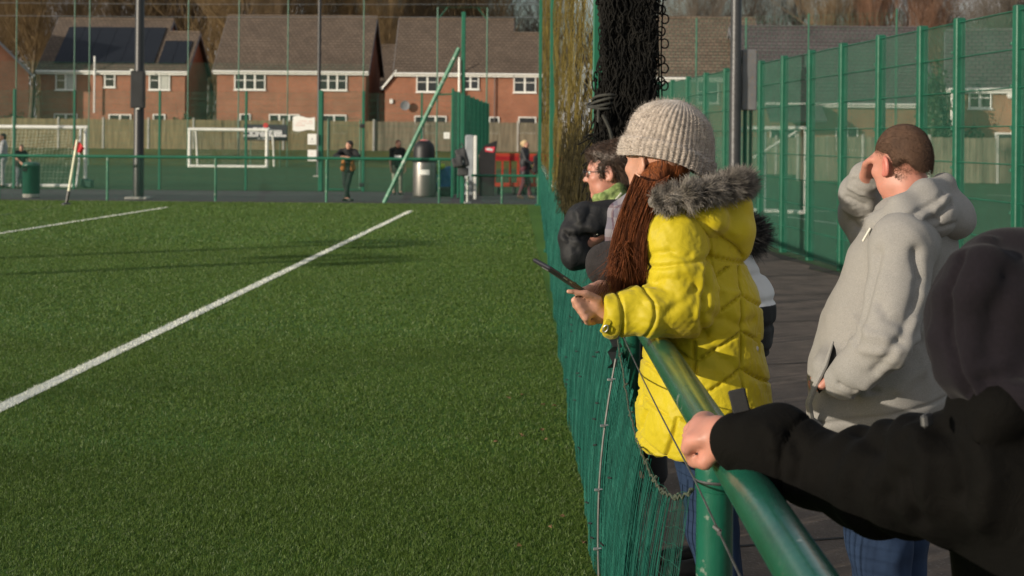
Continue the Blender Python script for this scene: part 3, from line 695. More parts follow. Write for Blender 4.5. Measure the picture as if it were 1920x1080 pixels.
# green netting hung on the rail (real cords in two layers)
def net_top(y):
    if y < 3.16: return .965-.02-.20*math.sin(math.pi*max(0, (y-.56)/2.6))
    if y < 5.70: return .945-.215*math.sin(math.pi*min(1, (y-3.16)/2.54))**.8
    return 1.0-.03*abs(math.sin((y-5.7)/2.62*math.pi))
def net_x(y, z, layer=0):
    t = min(1, max(0, z/max(.1, net_top(y)))); base = net_base_x(y); top = rail_x(y)-.05
    bulge = -.022*math.sin(math.pi*t)
    fold = .006*math.sin(y*7.3+1.3*math.sin(y*2.1)+z*1.5)*(1-.75*t)+.003*math.sin(y*23+z*4)*(1-.6*t)
    x = base+(top-base)*t**1.15+bulge+fold
    if layer: x += .03+.014*math.sin(y*31+2*math.sin(y*5))*(1-.4*t)
    if y > 5.6: x -= .018*max(0, math.sin(y*2.4))*(1-t)
    return x
nf = empty('netting', (net_base_x(5), 5, 0), 'green cord netting hung along the near rail down to the turf', 'netting')
def cordnet(name, y0, y1, dy, dz, r, layer, m, seed=0):
    A = []; B = []; R = np.random.default_rng(seed)
    ysn = np.arange(y0, y1, dy); zf = np.linspace(0, 1, 9)
    for y in ysn:
        yy = y+R.normal(0, .007); tp = net_top(y)
        pts = np.array([(net_x(yy, tp*t, layer), yy+.012*math.sin(5*t+y*3), .004+tp*t) for t in zf]); A.append(pts[:-1]); B.append(pts[1:])
    nz = int(1.0/dz)
    yl = np.arange(y0, y1, max(dy, .07))
    for i in range(nz+1):
        pts = np.array([(net_x(y, net_top(y)*i/nz, layer), y, .006+net_top(y)*i/nz-.006*math.sin(y*2*math.pi/ (dy*2))) for y in yl]); A.append(pts[:-1]); B.append(pts[1:])
    A = np.concatenate(A); B = np.concatenate(B); V, Q = prisms(A, B, r, None, 4); return nmesh(name, V, Q, m, nf)
cordnet('cord_mesh', 3.2, 4.6, .030, .046, .0007, 0, NETG, 5); cordnet('cord_mesh', 4.6, 8.2, .030, .046, .00145, 0, NETG, 1)
cordnet('cord_mesh', 8.2, 20, .05, .06, .0021, 0, NETG, 2)
cordnet('cord_mesh', 20, 36.9, .09, .08, .003, 0, NETG, 3)
# the finer screen behind the cords: closely set vertical yarns in folds
def screen(name, y0, y1, dy, r, seed, m):
    R = np.random.default_rng(seed); A = []; B = []
    for y in np.arange(y0, y1, dy):
        if R.random() < .12: continue
        tp = net_top(y)-.03-.05*R.random(); zf = np.linspace(.0, 1, 6)
        pts = np.array([(net_x(y, tp*t, 1), y+.006*math.sin(4*t+y*40), .003+tp*t) for t in zf]); A.append(pts[:-1]); B.append(pts[1:])
    V, Q = prisms(np.concatenate(A), np.concatenate(B), r, None, 3); return nmesh(name, V, Q, m, nf)
SCR = mat('green_screen_yarn', (.0045,.062,.047), .75, .35, 14, stretch=(1,6,.3), col2=(.013,.115,.088), spec=.15)
screen('screen_yarn', 4.7, 9, .0052, .0028, 4, SCR); screen('screen_yarn', 9, 37, .022, .0062, 5, SCR); screen('screen_yarn', 3.9, 4.7, .03, .0022, 6, SCR)
# border rope on the net's top edge, seam rod with clips
pts = [(net_x(y, net_top(y))-.004, y, net_top(y)+.006*math.sin(y*60)) for y in np.arange(3.18, 9, .035)]
mb = MB(); mb.tube(pts, .0030, 6)
for y in np.arange(3.2, 8, .29): mb.tube([(net_x(y, net_top(y))-.008, y-.006, net_top(y)-.005), (net_x(y, net_top(y))+.005, y+.006, net_top(y)+.006)], .0045, 6)
mb.build('border_rope', mat('old_rope', (.06,.075,.05), .9, .4, 40, .6, 160), nf, True)
mb = MB(); ysm = 5.55; pts = [(net_x(ysm, z)-.012, ysm, z) for z in np.linspace(0, .86, 12)]; mb.tube(pts, .0042, 8); rod = mb.build('seam_rod', mat('dull_rod', (.17,.17,.165), .5, .25, 20, metal=.5), nf, True)
mb = MB()
for z in (.12, .35, .60, .78): x = net_x(ysm, z)-.02; mb.box((x, ysm-.008, z), (.022, .012, .010), None, .002); mb.tube([(x-.010, ysm-.01, z), (x+.02, ysm-.012, z+.004)], .003, 5)
mb.build('clip', STEEL, rod, True)
mb = MB(); rr2 = random.Random(4)
for _ in range(26):
    y = rr2.uniform(4.9, 9.5); z = rr2.uniform(.1, .95)*net_top(y); x = net_x(y, z)-.008; mb.tube([(x, y-.006, z), (x-.012, y+.008, z+rr2.uniform(-.006, .012))], .0038, 5)
mb.build('cable_tie', mat('black_tie', (.012,.012,.012), .4), nf)
# a torn scrap of flattened tarpaulin hanging behind the near post
mb = MB(); yy = 5.6
V = []; 
for i in range(9):
    z = .98-.17*i/8; wv = .012*math.sin(i*2.1); V += [(rail_x(yy)-.085+wv, yy+.03, z), (rail_x(yy)-.045+wv*.5+.006*math.sin(i*3.7), yy+.05, z), (rail_x(yy)-.085+wv, yy+.034, z), (rail_x(yy)-.045+wv*.5+.006*math.sin(i*3.7), yy+.054, z)]
mb.add(V, [(4*i, 4*i+1, 4*i+5, 4*i+4) for i in range(8)]+[(4*i+6, 4*i+7, 4*i+3, 4*i+2)for i in range(8)])
tag(mb.build('tarpaulin_scrap', mat('grey_tarpaulin', (.05,.055,.06), .5, .3, 20)), 'torn dark grey scrap hanging beside the near rail post', 'scrap')
# far rail
def rail_thing(name, label, x0, x1, y, h, r, pxs):
    t = empty(name, ((x0+x1)/2, y, 0), label, 'rail'); mb = MB(); mb.tube([(x0, y, h), (x1, y, h)], r, 10); mb.build('rail_tube', GREENF, t, True)
    for x in pxs: mb = MB(); mb.tube([(x, y, -.01), (x, y, h-.01)], .032, 10); mb.build('post', GREENP, t, True)
    dx = .05; V, Q = wire_panel((x0, y-.04), (x1, y-.04), .03, h-.06, .055, .055, .0026, .0026); nmesh('wire_mesh', V, Q, GREENM, t)
    return t
GREENP = mat('post_green_worn', (.05,.20,.12), .5, .3, 6, spots=((.30,.36,.30), 9, .60))
sx = 2.83
xs = [P(q, 376, YR)[0] for q in (404, 612, 823)]; xs = [xs[0]-sx*i for i in range(12, 0, -1)]+xs
rail_thing('far_rail', 'far green rail with meshed posts along the end of the pitch', xs[0]-1, P(846, 297, YR)[0], YR, 1.135, .040, xs)
rail_thing('far_rail', 'lower green rail between the tall post and the near corner', P(884, 322, YR)[0], P(1012, 326, YR)[0], YR, .72, .035, [P(941, 370, YR)[0], P(1009, 370, YR)[0]])
# ball-stop posts and hanging net along the rail
def square_post(name, label, x, y, w, z0, z1, m=GREENF, lean=0):
    t = empty(name, (x, y, 0), label, 'post'); mb = MB(); mb.tube([(x, y, z0), (x+lean, y, z1)], w/2*1.25, 4) if False else mb.box((x, y, (z0+z1)/2), (w, w, z1-z0), None, .006); mb.build('pole', m, t)
    mb = MB(); mb.box((x, y, z0+.012), (w+.14, w+.14, .024)); 
    for a in (-1, 1):
        for b in (-1, 1): mb.lathe((x+a*(w/2+.04), y+b*(w/2+.04), z0+.024), [(.014, 0), (.014, .018), (.006, .022)], 6)
    mb.build('base_plate', m, t); return t
yb = 8.1; square_post('net_post', 'tall green post wrapped by the bunched black net', rail_x(yb)-.02, yb, .055, 0, 6.2)
square_post('net_post', 'slim tall green post carrying the olive hanging net', rail_x(21.5)-.02, 21.5, .09, 0, 6.2)
square_post('net_post', 'tall green corner post at the far end of the hanging net', rail_x(36)-.06, 36.2, .08, 0, 6.2)
NETO = mat('olive_twine', (.085,.066,.022), .9, .5, 3, col2=(.27,.205,.06), spec=.08)
NETB = mat('black_twine', (.004,.004,.004), .85, .5, 9, col2=(.014,.013,.011), spec=.2); NETD = mat('dark_olive_twine', (.020,.017,.008), .85, .5, 9, col2=(.065,.052,.018), spec=.2)
hn = empty('ball_net', (rail_x(14), 14, .9), 'olive sunlit ball stop net hanging edge on beside the black bunch', 'net')
def curtain(y0, y1, dy, dz, r, zb, amp, seed):
    R = np.random.default_rng(seed); A = []; B = []
    ya = np.arange(y0, y1, dy); za = np.arange(zb, 6.2, dz)
    Y, Z = np.meshgrid(ya, za, indexing='ij')
    X = .425+.0094*Y+amp*.5*np.sin(Y*.9+.6*np.sin(Z*.8))+amp*.55*np.sin(Y*2.3+Z*2.6+np.sin(Z*.9+Y))+amp*.3*np.sin(Y*5.1-Z*5.2)+R.normal(0, amp*.18, Y.shape)
    Yd = Y+R.normal(0, dy*.18, Y.shape); Zd = Z+R.normal(0, dz*.18, Z.shape)-.04*np.sin(Y*2.0)
    # diamond mesh: link each knot with the two diagonal neighbours above
    G3 = np.stack([X, Yd, Zd], -1)
    A = np.concatenate([G3[:-1, :-1].reshape(-1, 3), G3[1:, :-1].reshape(-1, 3)]); B = np.concatenate([G3[1:, 1:].reshape(-1, 3), G3[:-1, 1:].reshape(-1, 3)])
    return prisms(A, B, r, None, 3)
V, Q = merge([curtain(8.3, 21.4, .135, .075, .0026, 1.0, .040, 1)]); nmesh('mesh', V, Q, NETO, hn)
V, Q = merge([curtain(21.6, 36, .34, .16, .0036, 1.0, .03, 2)]); nmesh('mesh', V, Q, NETO, hn)
R = np.random.default_rng(8); n = 420                     # dark gathered foot of the net, hitched over the rail
y = R.uniform(7.6, 15, n); a = np.column_stack([rail_x(y)-.03+R.normal(0, .03, n), y, R.uniform(1.25, 1.9, n)]); b = np.column_stack([rail_x(y+.4)-.06+R.normal(0, .03, n), y+R.uniform(-.3, .6, n), R.uniform(.98, 1.2, n)])
V, Q = strands(a, b, (a+b)/2+R.normal(0, .05, (n, 3)), .0036, 3, 4, .003); nmesh('gathered_hem', V, Q, NETD, hn)
# black bunched net: dense core, wavy cords and loops
bn = empty('bunched_net', (rail_x(yb)+.16, yb, 1.0), 'thick black bunch of gathered netting tied to the tall post', 'net')
bx, by = 1172, 7.75
R = np.random.default_rng(21); A = []; B = []
px_m = by/F
def colx(z): return P(bx, 100, by)[0]+0*z
for i in range(520):
    u = R.uniform(-1, 1); v = R.uniform(-1, 1); x0 = u*.135+.02; z = np.linspace(1.62, 3.9, 70)
    x = P(1170, 100, by)[0]+x0*(1-.10*np.exp(-((z-1.95)/.16)**2))+.014*np.sin(z*R.uniform(6, 16)+i)+R.uniform(.004, .020)*np.sin(z*R.uniform(28, 60)+i*3)
    yv = by+.10*v+.014*np.sin(z*R.uniform(7, 15)+2*i); pts = np.column_stack([x, yv, z]); A.append(pts[:-1]); B.append(pts[1:])
V, Q = prisms(np.concatenate(A), np.concatenate(B), .0030, None, 4); nmesh('cords', V, Q, NETB, bn)
A = []; B = []
for i in range(620):                                      # slack meshes curling out of the bunch
    side = R.random(); cx = P(1170, 100, by)[0]+(R.uniform(.06, .175) if side < .7 else R.uniform(-.17, .10)); cz = R.uniform(1.55, 3.0) if side < .7 else R.uniform(1.5, 3.0)
    w = R.uniform(.007, .018); hgt = R.uniform(.012, .036); th = np.linspace(.3, 6.0, 11); tilt = R.uniform(-.6, .6)
    pts = np.column_stack([cx+w*np.cos(th)+hgt*.5*np.sin(th)*tilt, by-.10*R.random()+.02*np.sin(th+i), cz+hgt*np.sin(th)]); A.append(pts[:-1]); B.append(pts[1:])
for xo in (.150, .168, .186, .205):                       # outermost hanging cords with a row of loops
    x0 = P(1170, 100, by)[0]+xo; z = np.linspace(1.5, 4.4, 40); pts = np.column_stack([x0+.004*np.sin(z*9+xo*80), np.full(40, by-.02), z]); A.append(pts[:-1]); B.append(pts[1:])
    for zc in np.arange(1.62, 4.2, .135 if xo < .2 else .125):
        th = np.linspace(-2.6, 2.6, 12); w = .022 if xo > .16 else .017; zc2 = zc+R.normal(0, .014)
        pts = np.column_stack([x0+w*.55+w*np.cos(th), by-.03+.008*np.sin(th), zc2+.026*np.sin(th)]); A.append(pts[:-1]); B.append(pts[1:])
V, Q = prisms(np.concatenate(A), np.concatenate(B), .0044, None, 5); nmesh('loops', V, Q, NETB, bn)
S = SDF(.012)                                             # matted core
cx = P(1168, 100, by)[0]
S.cap((cx, by+.03, 1.75), (cx, by+.03, 4.3), .075, .085, .05, L=(1, 0, 0), sc=1.5)
solid('matted_core', S, NETB, bn, 1, lambda V: .018*sines(V, 5, 3, stretch=(1,1,.35))+.010*sines(V, 22, 4))
n = 240; u = R.uniform(-1, 1, n); a = np.column_stack([cx+.15*u, by+.07*R.uniform(-1, 1, n), R.uniform(1.55, 2.1, n)]); g = P(1128, 285, by)
b = np.column_stack([g[0]+.06*R.normal(0, 1, n), by+.05*R.normal(0, 1, n), g[2]-R.uniform(-.1, .55, n)])
V, Q = strands(a, b, a*.5+b*.5+A3(.02, 0, -.06)+R.normal(0, .02, (n, 3)), .0048, 4, 5, .004); nmesh('gathered_tail', V, Q, NETB, bn)
mb = MB(); c = P(1122, 197, by-.12)
for k in range(4): mb.tube([(rail_x(yb)-.02+.075*math.cos(t)+.03*k*.3, by+.12*math.sin(t), c[2]+.012*k+.02*math.sin(t+k)) for t in np.linspace(0, 6.28, 15)], .0075, 6)
q = P(1122, 205, by-.15); mb.tube([q, q+A3(.0, 0, -.07)], .009, 6); mb.tube([P(1130, 215, by-.15), P(1142, 240, by-.15), P(1150, 270, by-.15)], .010, 6)
mb.build('tie_rope', mat('grey_rope', (.035,.035,.03), .9, .4, 30), bn, True)
# ================================================================ RIGHT FENCE
rf = empty('mesh_fence', (fence_x(20), 20, 0), 'long green weldmesh fence slanting along the right of the walkway', 'fence')
tops = [(2010, -8), (1910, 12), (1797, 35), (1728, 50), (1650, 67), (1580, 82), (1520, 95), (1470, 107), (1427, 115), (1361, 130)]
py = []
for px, _ in tops: k = (px-960)/F; py.append(5.74/(k+.0724))
py += [py[-1]+i*1.75 for i in range(1, 9)]
FH = 3.0
for i, y in enumerate(py):
    x = fence_x(y); mb = MB(); wdt = .085; Rz = rot_z(math.atan(.0724)); mb.box((x, y, FH/2), (.10, wdt*1.15, FH+.02), Rz, .008); 
    for z in np.arange(.25, 3, .4): mb.box((x-.055, y+.05, z), (.02, .03, .03), Rz, .004)
    mb.build('post', GREENF, rf)
    if i+1 < len(py):
        y2 = py[i+1]; V, Q = wire_panel((fence_x(y)+.0, y), (fence_x(y2)+.0, y2), .05, FH-.04, .032, .35, .0034, .0045); 
        nz = 9; zz = np.linspace(.05, FH-.04, nz)
        a = np.column_stack([np.full(nz, fence_x(y)-.02), np.full(nz, y), zz]); b = np.column_stack([np.full(nz, fence_x(y2)-.02), np.full(nz, y2), zz])
        V, Q = merge([(V, Q), prisms(a, b, .0062, None, 4)]); nmesh('mesh_panel', V, Q, GREENM, rf)
# taller ball-stop mesh behind the fence: slim poles and net
bs = empty('ball_stop', (6, 40, 0), 'tall thin green ball stop with fine net beyond the right fence', 'net')
NETT = mat('thin_green_twine', (.02,.13,.085), .6, .2, 4)
for px, y in ((1305, 50), (1398, 50), (1680, 46), (1515, 48)):
    q = P(px, 200, y); mb = MB(); mb.tube([(q[0], y, 0), (q[0], y, 6.0)], .03, 8); mb.build('pole', GREENF, bs)
a, b = P(1230, 200, 50.2), P(1690, 200, 46.2)
V, Q = wire_panel(a, b, 2.0, 5.9, .16, .16, .0035, .0035); nmesh('mesh', V, Q, NETT, bs)
# ================================================================ FAR FENCES
YF = 44.3
ff = empty('mesh_fence', (-8, YF, 0), 'green weldmesh fence behind the far rail and the left goal', 'fence')
xs = [P(q, 300, YF)[0] for q in (-130, -58, 26, 139, 299, 461, 604)]
for i, x in enumerate(xs):
    mb = MB(); mb.box((x, YF, 1.55), (.07, .07, 3.1), None, .008); mb.build('post', GREENF, ff)
    if i+1 < len(xs): V, Q = wire_panel((x, YF+.02), (xs[i+1], YF+.02), .04, 3.05, .055, .2, .0022, .003); nmesh('mesh_panel', V, Q, GREENM, ff)
gt = empty('mesh_gate', (P(640, 300, YF)[0], YF, 0), 'green mesh gate between two green posts behind the leaning man', 'gate')
for q, r in ((601, .075), (681, .05)):
    x = P(q, 300, YF)[0]; mb = MB(); mb.box((x, YF-.02, 1.57), (r*1.7, r*1.7, 3.14), None, .01); g = mb.build('gate_post', GREENF, gt)
xa, xb = P(615, 300, YF)[0], P(675, 300, YF)[0]; z1 = zat(645, 223, YF)
mb = MB(); mb.tube([(xa, YF, .06), (xa, YF, z1), (xb, YF, z1), (xb, YF, .06), (xa, YF, .06)], .028, 6); mb.build('gate_frame', GREENF, gt)
V, Q = wire_panel((xa, YF), (xb, YF), .06, z1, .05, .2, .0025, .0035); nmesh('mesh_panel', V, Q, GREENM, gt)
V, Q = wire_panel((P(605, 300, YF)[0], YF), (P(681, 300, YF)[0], YF), z1+.05, 3.1, .05, .2, .0025, .0035); nmesh('mesh_panel', V, Q, GREENM, gt)
for z in (zat(681, 236, YF), zat(681, 346, YF)): mb = MB(); mb.box((P(679, 300, YF)[0], YF-.07, z), (.16, .08, .12), None, .02); mb.build('hinge', DARKM, gt)
f3 = empty('mesh_fence', (P(760, 300, YF)[0], YF, 0), 'green weldmesh fence between the gate and the corner fence', 'fence')
xs = [P(q, 300, YF)[0] for q in (681.5, 790, 845)]
for i in (0, 1):
    V, Q = wire_panel((xs[i]+.06, YF+.02), (xs[i+1], YF+.02), .04, 3.05, .055, .2, .0022, .003); nmesh('mesh_panel', V, Q, GREENM, f3)
mb = MB(); mb.box((xs[1], YF, 1.55), (.06, .06, 3.1)); mb.build('post', GREENF, f3)
# fence running away into the distance
cf = empty('corner_fence', (P(848, 300, 43)[0], 43, 0), 'dense green fence running away behind the rucksack', 'fence')
za = 40.3; xa = P(848, 300, za)[0]; zb_ = 57; xb = P(915, 300, zb_)[0]; n = 9
for i in range(n):
    t = i/(n-1); x = xa+(xb-xa)*t; y = za+(zb_-za)*t; mb = MB(); mb.box((x, y, 1.55), (.07, .07, 3.1), None, .008); mb.build('post', GREENF, cf)
    if i+1 < n:
        t2 = (i+1)/(n-1); V, Q = wire_panel((x, y), (xa+(xb-xa)*t2, za+(zb_-za)*t2), .05, 3.05, .04, .2, .003, .005); nmesh('mesh_panel', V, Q, GREENM, cf)
mb = MB(); mb.box((xa+.17, za-.02, 1.55), (.06, .06, 3.1), None, .008); mb.build('post', GREENF, cf)
mb = MB(); mb.tube([(P(818, 178, za)[0], za, zat(818, 178, za)), (xa, za, zat(848, 176, za))], .025, 6); mb.build('top_bar', GREENF, cf)
# far ball-stop: tall slim poles, fine net, two head cables
YB = 77.5
fb = empty('ball_stop', (-10, YB, 0), 'very tall fine green ball stop net in front of the houses', 'net')
for q in (139, 167, 352, 447, 539, 681, 30): mb = MB(); x = P(q, 200, YB)[0]; mb.tube([(x, YB, 0), (x, YB, 9.6)], .030, 8); mb.build('pole', GREENF, fb)
for (q0, q1) in ((-40, 350), (350, 690)):
    V, Q = wire_panel((P(q0, 200, YB)[0], YB), (P(q1, 200, YB)[0], YB), .05, zat(300, 118, YB), .11, .11, .0042, .0042); nmesh('mesh', V, Q, NETT, fb)
mb = MB()
for py_ in (32, 8): mb.tube([(P(-30, py_-3, YB)[0], YB, zat(-30, py_-3, YB)), (P(360, py_+5, YB)[0], YB, zat(360, py_, YB)), (P(1015, py_, YB)[0], YB, zat(1015, py_, YB))], .012, 5)
mb.build('head_cable', STEEL, fb)
# tall post with leaning brace, square hoop behind it
tp = empty('corner_post', (P(868, 378, YR)[0], YR, 0), 'tall green corner post with a long leaning brace', 'post')
x = P(868, 200, YR-.3)[0]; mb = MB(); mb.box((x, YR-.3, zat(868, 24, YR)/2), (.105, .105, zat(868, 24, YR)), None, .012); mb.build('pole', GREENF, tp)
mb = MB(); mb.tube([P(720, 378, YR-.35)*A3(1,1,0)+A3(0,0,.0), P(861, 90, YR-.3)], .055, 8); mb.build('brace', GREENP, tp, True)
mb = MB(); mb.tube([P(861, 112, YR-.38), P(861, 172, YR-.38)], .028, 8); mb.build('white_strap', WHITEM, tp)
hp = empty('hoop_frame', (P(868, 300, 58)[0], 58, 0), 'thin square green frame rising behind the tall corner post', 'frame')
xa, xb, zt = P(821, 14, 58)[0], P(914, 14, 58)[0], zat(868, 14, 58); mb = MB(); mb.tube([(xa, 58, 0), (xa, 58, zt), (xb, 58, zt), (xb, 58, 0)], .03, 8); mb.build('tube_frame', GREENF, hp)
mb = MB(); mb.tube([(xa, 58, zt-.5), (xa+.4, 58, zt)], .02, 6); mb.tube([(xb, 58, zt-.5), (xb-.4, 58, zt)], .02, 6); mb.build('corner_stay', GREENF, hp)
# ================================================================ COLUMNS
def column(label, px, z, rb, rt, H, m, box=None, cat='lamp column'):
    x = P(px, 300, z)[0]; t = empty('lamp_column', (x, z, 0), label, cat); mb = MB()
    mb.lathe((x, z, 0), [(rb*1.06, 0), (rb*1.06, 1.15), (rb, 1.2), (rb, 2.6), (rt+(rb-rt)*.6, 2.7), (rt, H)], 20); mb.build('shaft', m, t, True)
    mb = MB(); mb.box((x, z, .02), (rb*4.4, rb*4.4, .07), None, .02); mb.build('base', CONC, t)
    mb = MB(); mb.bx(x-.45, x+.45, z-.3, z+.1, H-.05, H+.12, .03); mb.build('lamp_head', m, t)
    if box:
        x0, x1, y0, y1, m2 = box; a, b = P(x0, y0, z-.2), P(x1, y1, z-.2); mb = MB(); mb.bx(a[0], b[0], z-.32, z-.14, b[2], a[2], .02); bo = mb.build('control_box', m2, t)
        mb = MB(); mb.bx(a[0]+.05, b[0]-.05, z-.328, z-.321, b[2]+.06, a[2]-.06); mb.build('box_door', m2, bo)
        mb = MB(); mb.box(((a[0]+b[0])/2+.02, z-.3, b[2]-.015), (.10, .06, .03), None, .008); mb.box((a[0]+.03, z-.3, a[2]+.02), (.10, .05, .04), None, .01); mb.build('cable_gland', WHITE, bo)
    return t
column('dark lamp column with a black control box at the far path', 260, 38.0, .135, .105, 9.5, DARKM, (247, 272, 133, 203, DARKM))
column('thin dark lamp column beside the white notices', 597, 60.0, .085, .07, 9.5, DARKM)
column('grey lamp column at the right with a rusty control box', 1378, 20.0, .083, .070, 9, GREYM)
rb = empty('equipment_box', (P(1404, 200, 20.2)[0], 20.2, 0), 'rust flecked dark grey box fixed beside the right lamp column', 'box')
a, b = P(1390, 93, 20.1), P(1417, 207, 20.1); mb = MB(); mb.bx(a[0], b[0], 20.02, 20.2, b[2], a[2], .012); bo = mb.build('case', mat('rust_flecked_paint', (.15,.15,.155), .5, .15, 3, spots=((.30,.17,.045), 34, .63)), rb)
mb = MB(); mb.bx(a[0]-.06, a[0]+.01, 20.05, 20.12, a[2]-.2, a[2]-.12); mb.bx(a[0]-.06, a[0]+.01, 20.05, 20.12, b[2]+.12, b[2]+.2); mb.tube([(a[0]+.06, 20.1, b[2]), (a[0]+.06, 20.1, 0)], .03, 8); mb.tube([(a[0]+.14, 20.1, b[2]), (a[0]+.14, 20.1, 0)], .022, 8); mb.build('bracket', GREENF, rb)
# floodlight columns standing left of the frame: their long shadows lie over the pitch
def flood(label, tip, H):
    Ls = H/math.tan(math.radians(14)); d = unit((.83, .56)); b = np.array(tip)-d*Ls
    t = empty('floodlight_column', (*b, 0), label, 'floodlight'); mb = MB(); mb.lathe((*b, 0), [(.16, 0), (.16, 1.2), (.14, 1.3), (.13, H)], 16); mb.build('shaft', GREYM, t, True)
    mb = MB(); mb.tube([(b[0]-.5, b[1]+.6, H-.1), (b[0]+.5, b[1]-.6, H-.1)], .05, 8); mb.build('cross_arm', GREYM, t)
    for k in (-1, 1): mb = MB(); mb.box((b[0]+k*.42, b[1]-k*.5, H-.32), (.5, .4, .22), None, .05); mb.build('lamp_head', DARKM, t)
a = G(600, 461); flood('floodlight column whose long thin shadow crosses the pitch nearer the far end', a[:2], 4)
a = G(530, 492); flood('floodlight column whose long thin shadow crosses the pitch nearer the camera', a[:2], 4)
# ================================================================ GOALS
def net_sheet(c4, nu, nv, r, sag=.0):
    c = [np.array(q, float) for q in c4]; u = np.linspace(0, 1, nu); v = np.linspace(0, 1, nv)
    g = np.array([[(1-a)*(1-b)*c[0]+a*(1-b)*c[1]+a*b*c[2]+(1-a)*b*c[3]+A3(0, 0, -sag*math.sin(math.pi*a)*math.sin(math.pi*b)) for b in v] for a in u])
    A = np.concatenate([g[:-1].reshape(-1, 3), g[:, :-1].reshape(-1, 3)]); B = np.concatenate([g[1:].reshape(-1, 3), g[:, 1:].reshape(-1, 3)])
    return prisms(A, B, r, None, 3)
NETW = mat('pale_net_twine', (.50,.52,.42), .8, .1, 5)
yg = 46.6; gl = empty('football_goal', (P(100, 350, 45.5)[0], 45.6, 0), 'large white goal seen from behind at the left edge', 'goal')
xr = P(160, 300, yg)[0]; xl = xr-7.3*.87; zt = zat(160, 239, yg); yb2 = 45.1
mb = MB(); mb.tube([(xr, yg, 0), (xr, yg, zt-.06)], .06, 12); mb.build('goal_post', WHITEM, gl, True)
mb = MB(); mb.tube([(xl, yg, 0), (xl, yg, zt-.06)], .06, 12); mb.build('goal_post', WHITEM, gl, True)
mb = MB(); mb.tube([(xl-.06, yg, zt), (xr+.06, yg, zt)], .06, 12); mb.build('crossbar', WHITEM, gl, True)
xg = P(143, 352, yb2)[0]
mb = MB(); mb.tube([(xl, yb2, .07), (xg, yb2, .07)], .055, 10); mb.build('ground_bar', WHITEM, gl, True)
for x in (xl, xr): mb = MB(); mb.tube([(x-(.15 if x == xr else 0), yg-.05, zt-.05), (xg if x == xr else xl, yb2+.25, .75), (xg if x == xr else xl, yb2, .07)], .03, 8); mb.build('stanchion', WHITEM, gl, True)
parts = [net_sheet([(xl, yg, zt-.05), (xr-.1, yg, zt-.05), (xg, yb2+.2, .7), (xl, yb2+.2, .7)], 52, 15, .0045, .22), net_sheet([(xl, yb2+.2, .7), (xg, yb2+.2, .7), (xg, yb2, .1), (xl, yb2, .1)], 52, 7, .0045)]
V, Q = merge(parts); nmesh('goal_net', V, Q, NETW, gl)
mb = MB()
for x, y in ((xr, yg), (xg+.3, yb2+.3)): mb.bx(x-.14, x+.14, y-.14, y+.14, .005, .26, .03)
mb.build('wheel_block', mat('dark_green_plastic', (.012,.06,.04), .5), gl)
def mini_goal(label, px0, px1, pyt, pyb, z, dep, group=None, rad=.05, dxp=8):
    a, b = P(px0, pyb, z), P(px1, pyb, z); t = empty('football_goal', ((a[0]+b[0])/2, z, 0), label, 'goal'); zt = zat((px0+px1)/2, pyt, z); zb = .05
    for x in (a[0], b[0]): mb = MB(); mb.tube([(x, z, 0), (x, z, zt)], rad, 10); mb.build('goal_post', WHITEM, t, True); mb = MB(); mb.tube([(x, z, zt), (x+dxp*z/F, z+dep*.45, zt), (x+dxp*z/F, z+dep, .04)], rad*.6, 8); mb.build('stanchion', WHITEM, t, True)
    mb = MB(); mb.tube([(a[0]-rad, z, zt), (b[0]+rad, z, zt)], rad, 10); mb.build('crossbar', WHITEM, t, True)
    mb = MB(); mb.tube([(a[0], z-.02, zb), (b[0], z-.02, zb)], rad*.9, 10); mb.build('ground_bar', WHITEM, t, True)
    V, Q = net_sheet([(a[0], z+dep*.45, zt), (b[0], z+dep*.45, zt), (b[0], z+dep, .05), (a[0], z+dep, .05)], 30, 16, .004); nmesh('goal_net', V, Q, NETW, t); return t
mini_goal('small white goal on the far pitch in front of the dark sign', 355, 500, 243, 311, 76, 1.0, rad=.085)
yq = 33.0; t = empty('football_goal', (P(1475, 390, yq)[0], yq, 0), 'white folding goal seen through the right green fence', 'goal')
xa, xb, xc = P(1445, 380, yq)[0], P(1510, 395, yq)[0], P(1400, 395, yq)[0]; zt = zat(1475, 240, yq)
for x in (xa, xb): mb = MB(); mb.tube([(x, yq+(.9 if x == xa else 0), .03), (x, yq+(.9 if x == xa else 0), zt)], .05, 10); mb.build('goal_post', WHITEM, t, True)
mb = MB(); mb.tube([(xb, yq, zt), (xa, yq+.9, zt), (xc+.1, yq+1.2, zt), (xc, yq+1.2, zt-.12), (xc, yq+1.2, zt-.5)], .05, 10); mb.build('crossbar', WHITEM, t, True)
mb = MB(); mb.tube([(xb-.1, yq+.2, zt-.03), (P(1425, 295, yq)[0], yq+.9, zat(1425, 297, yq))], .035, 8); mb.build('diagonal_stay', WHITEM, t, True)
mb = MB(); mb.tube([(xb, yq, .04), (xc, yq+1.2, .04)], .05, 10); mb.build('ground_bar', WHITEM, t, True)
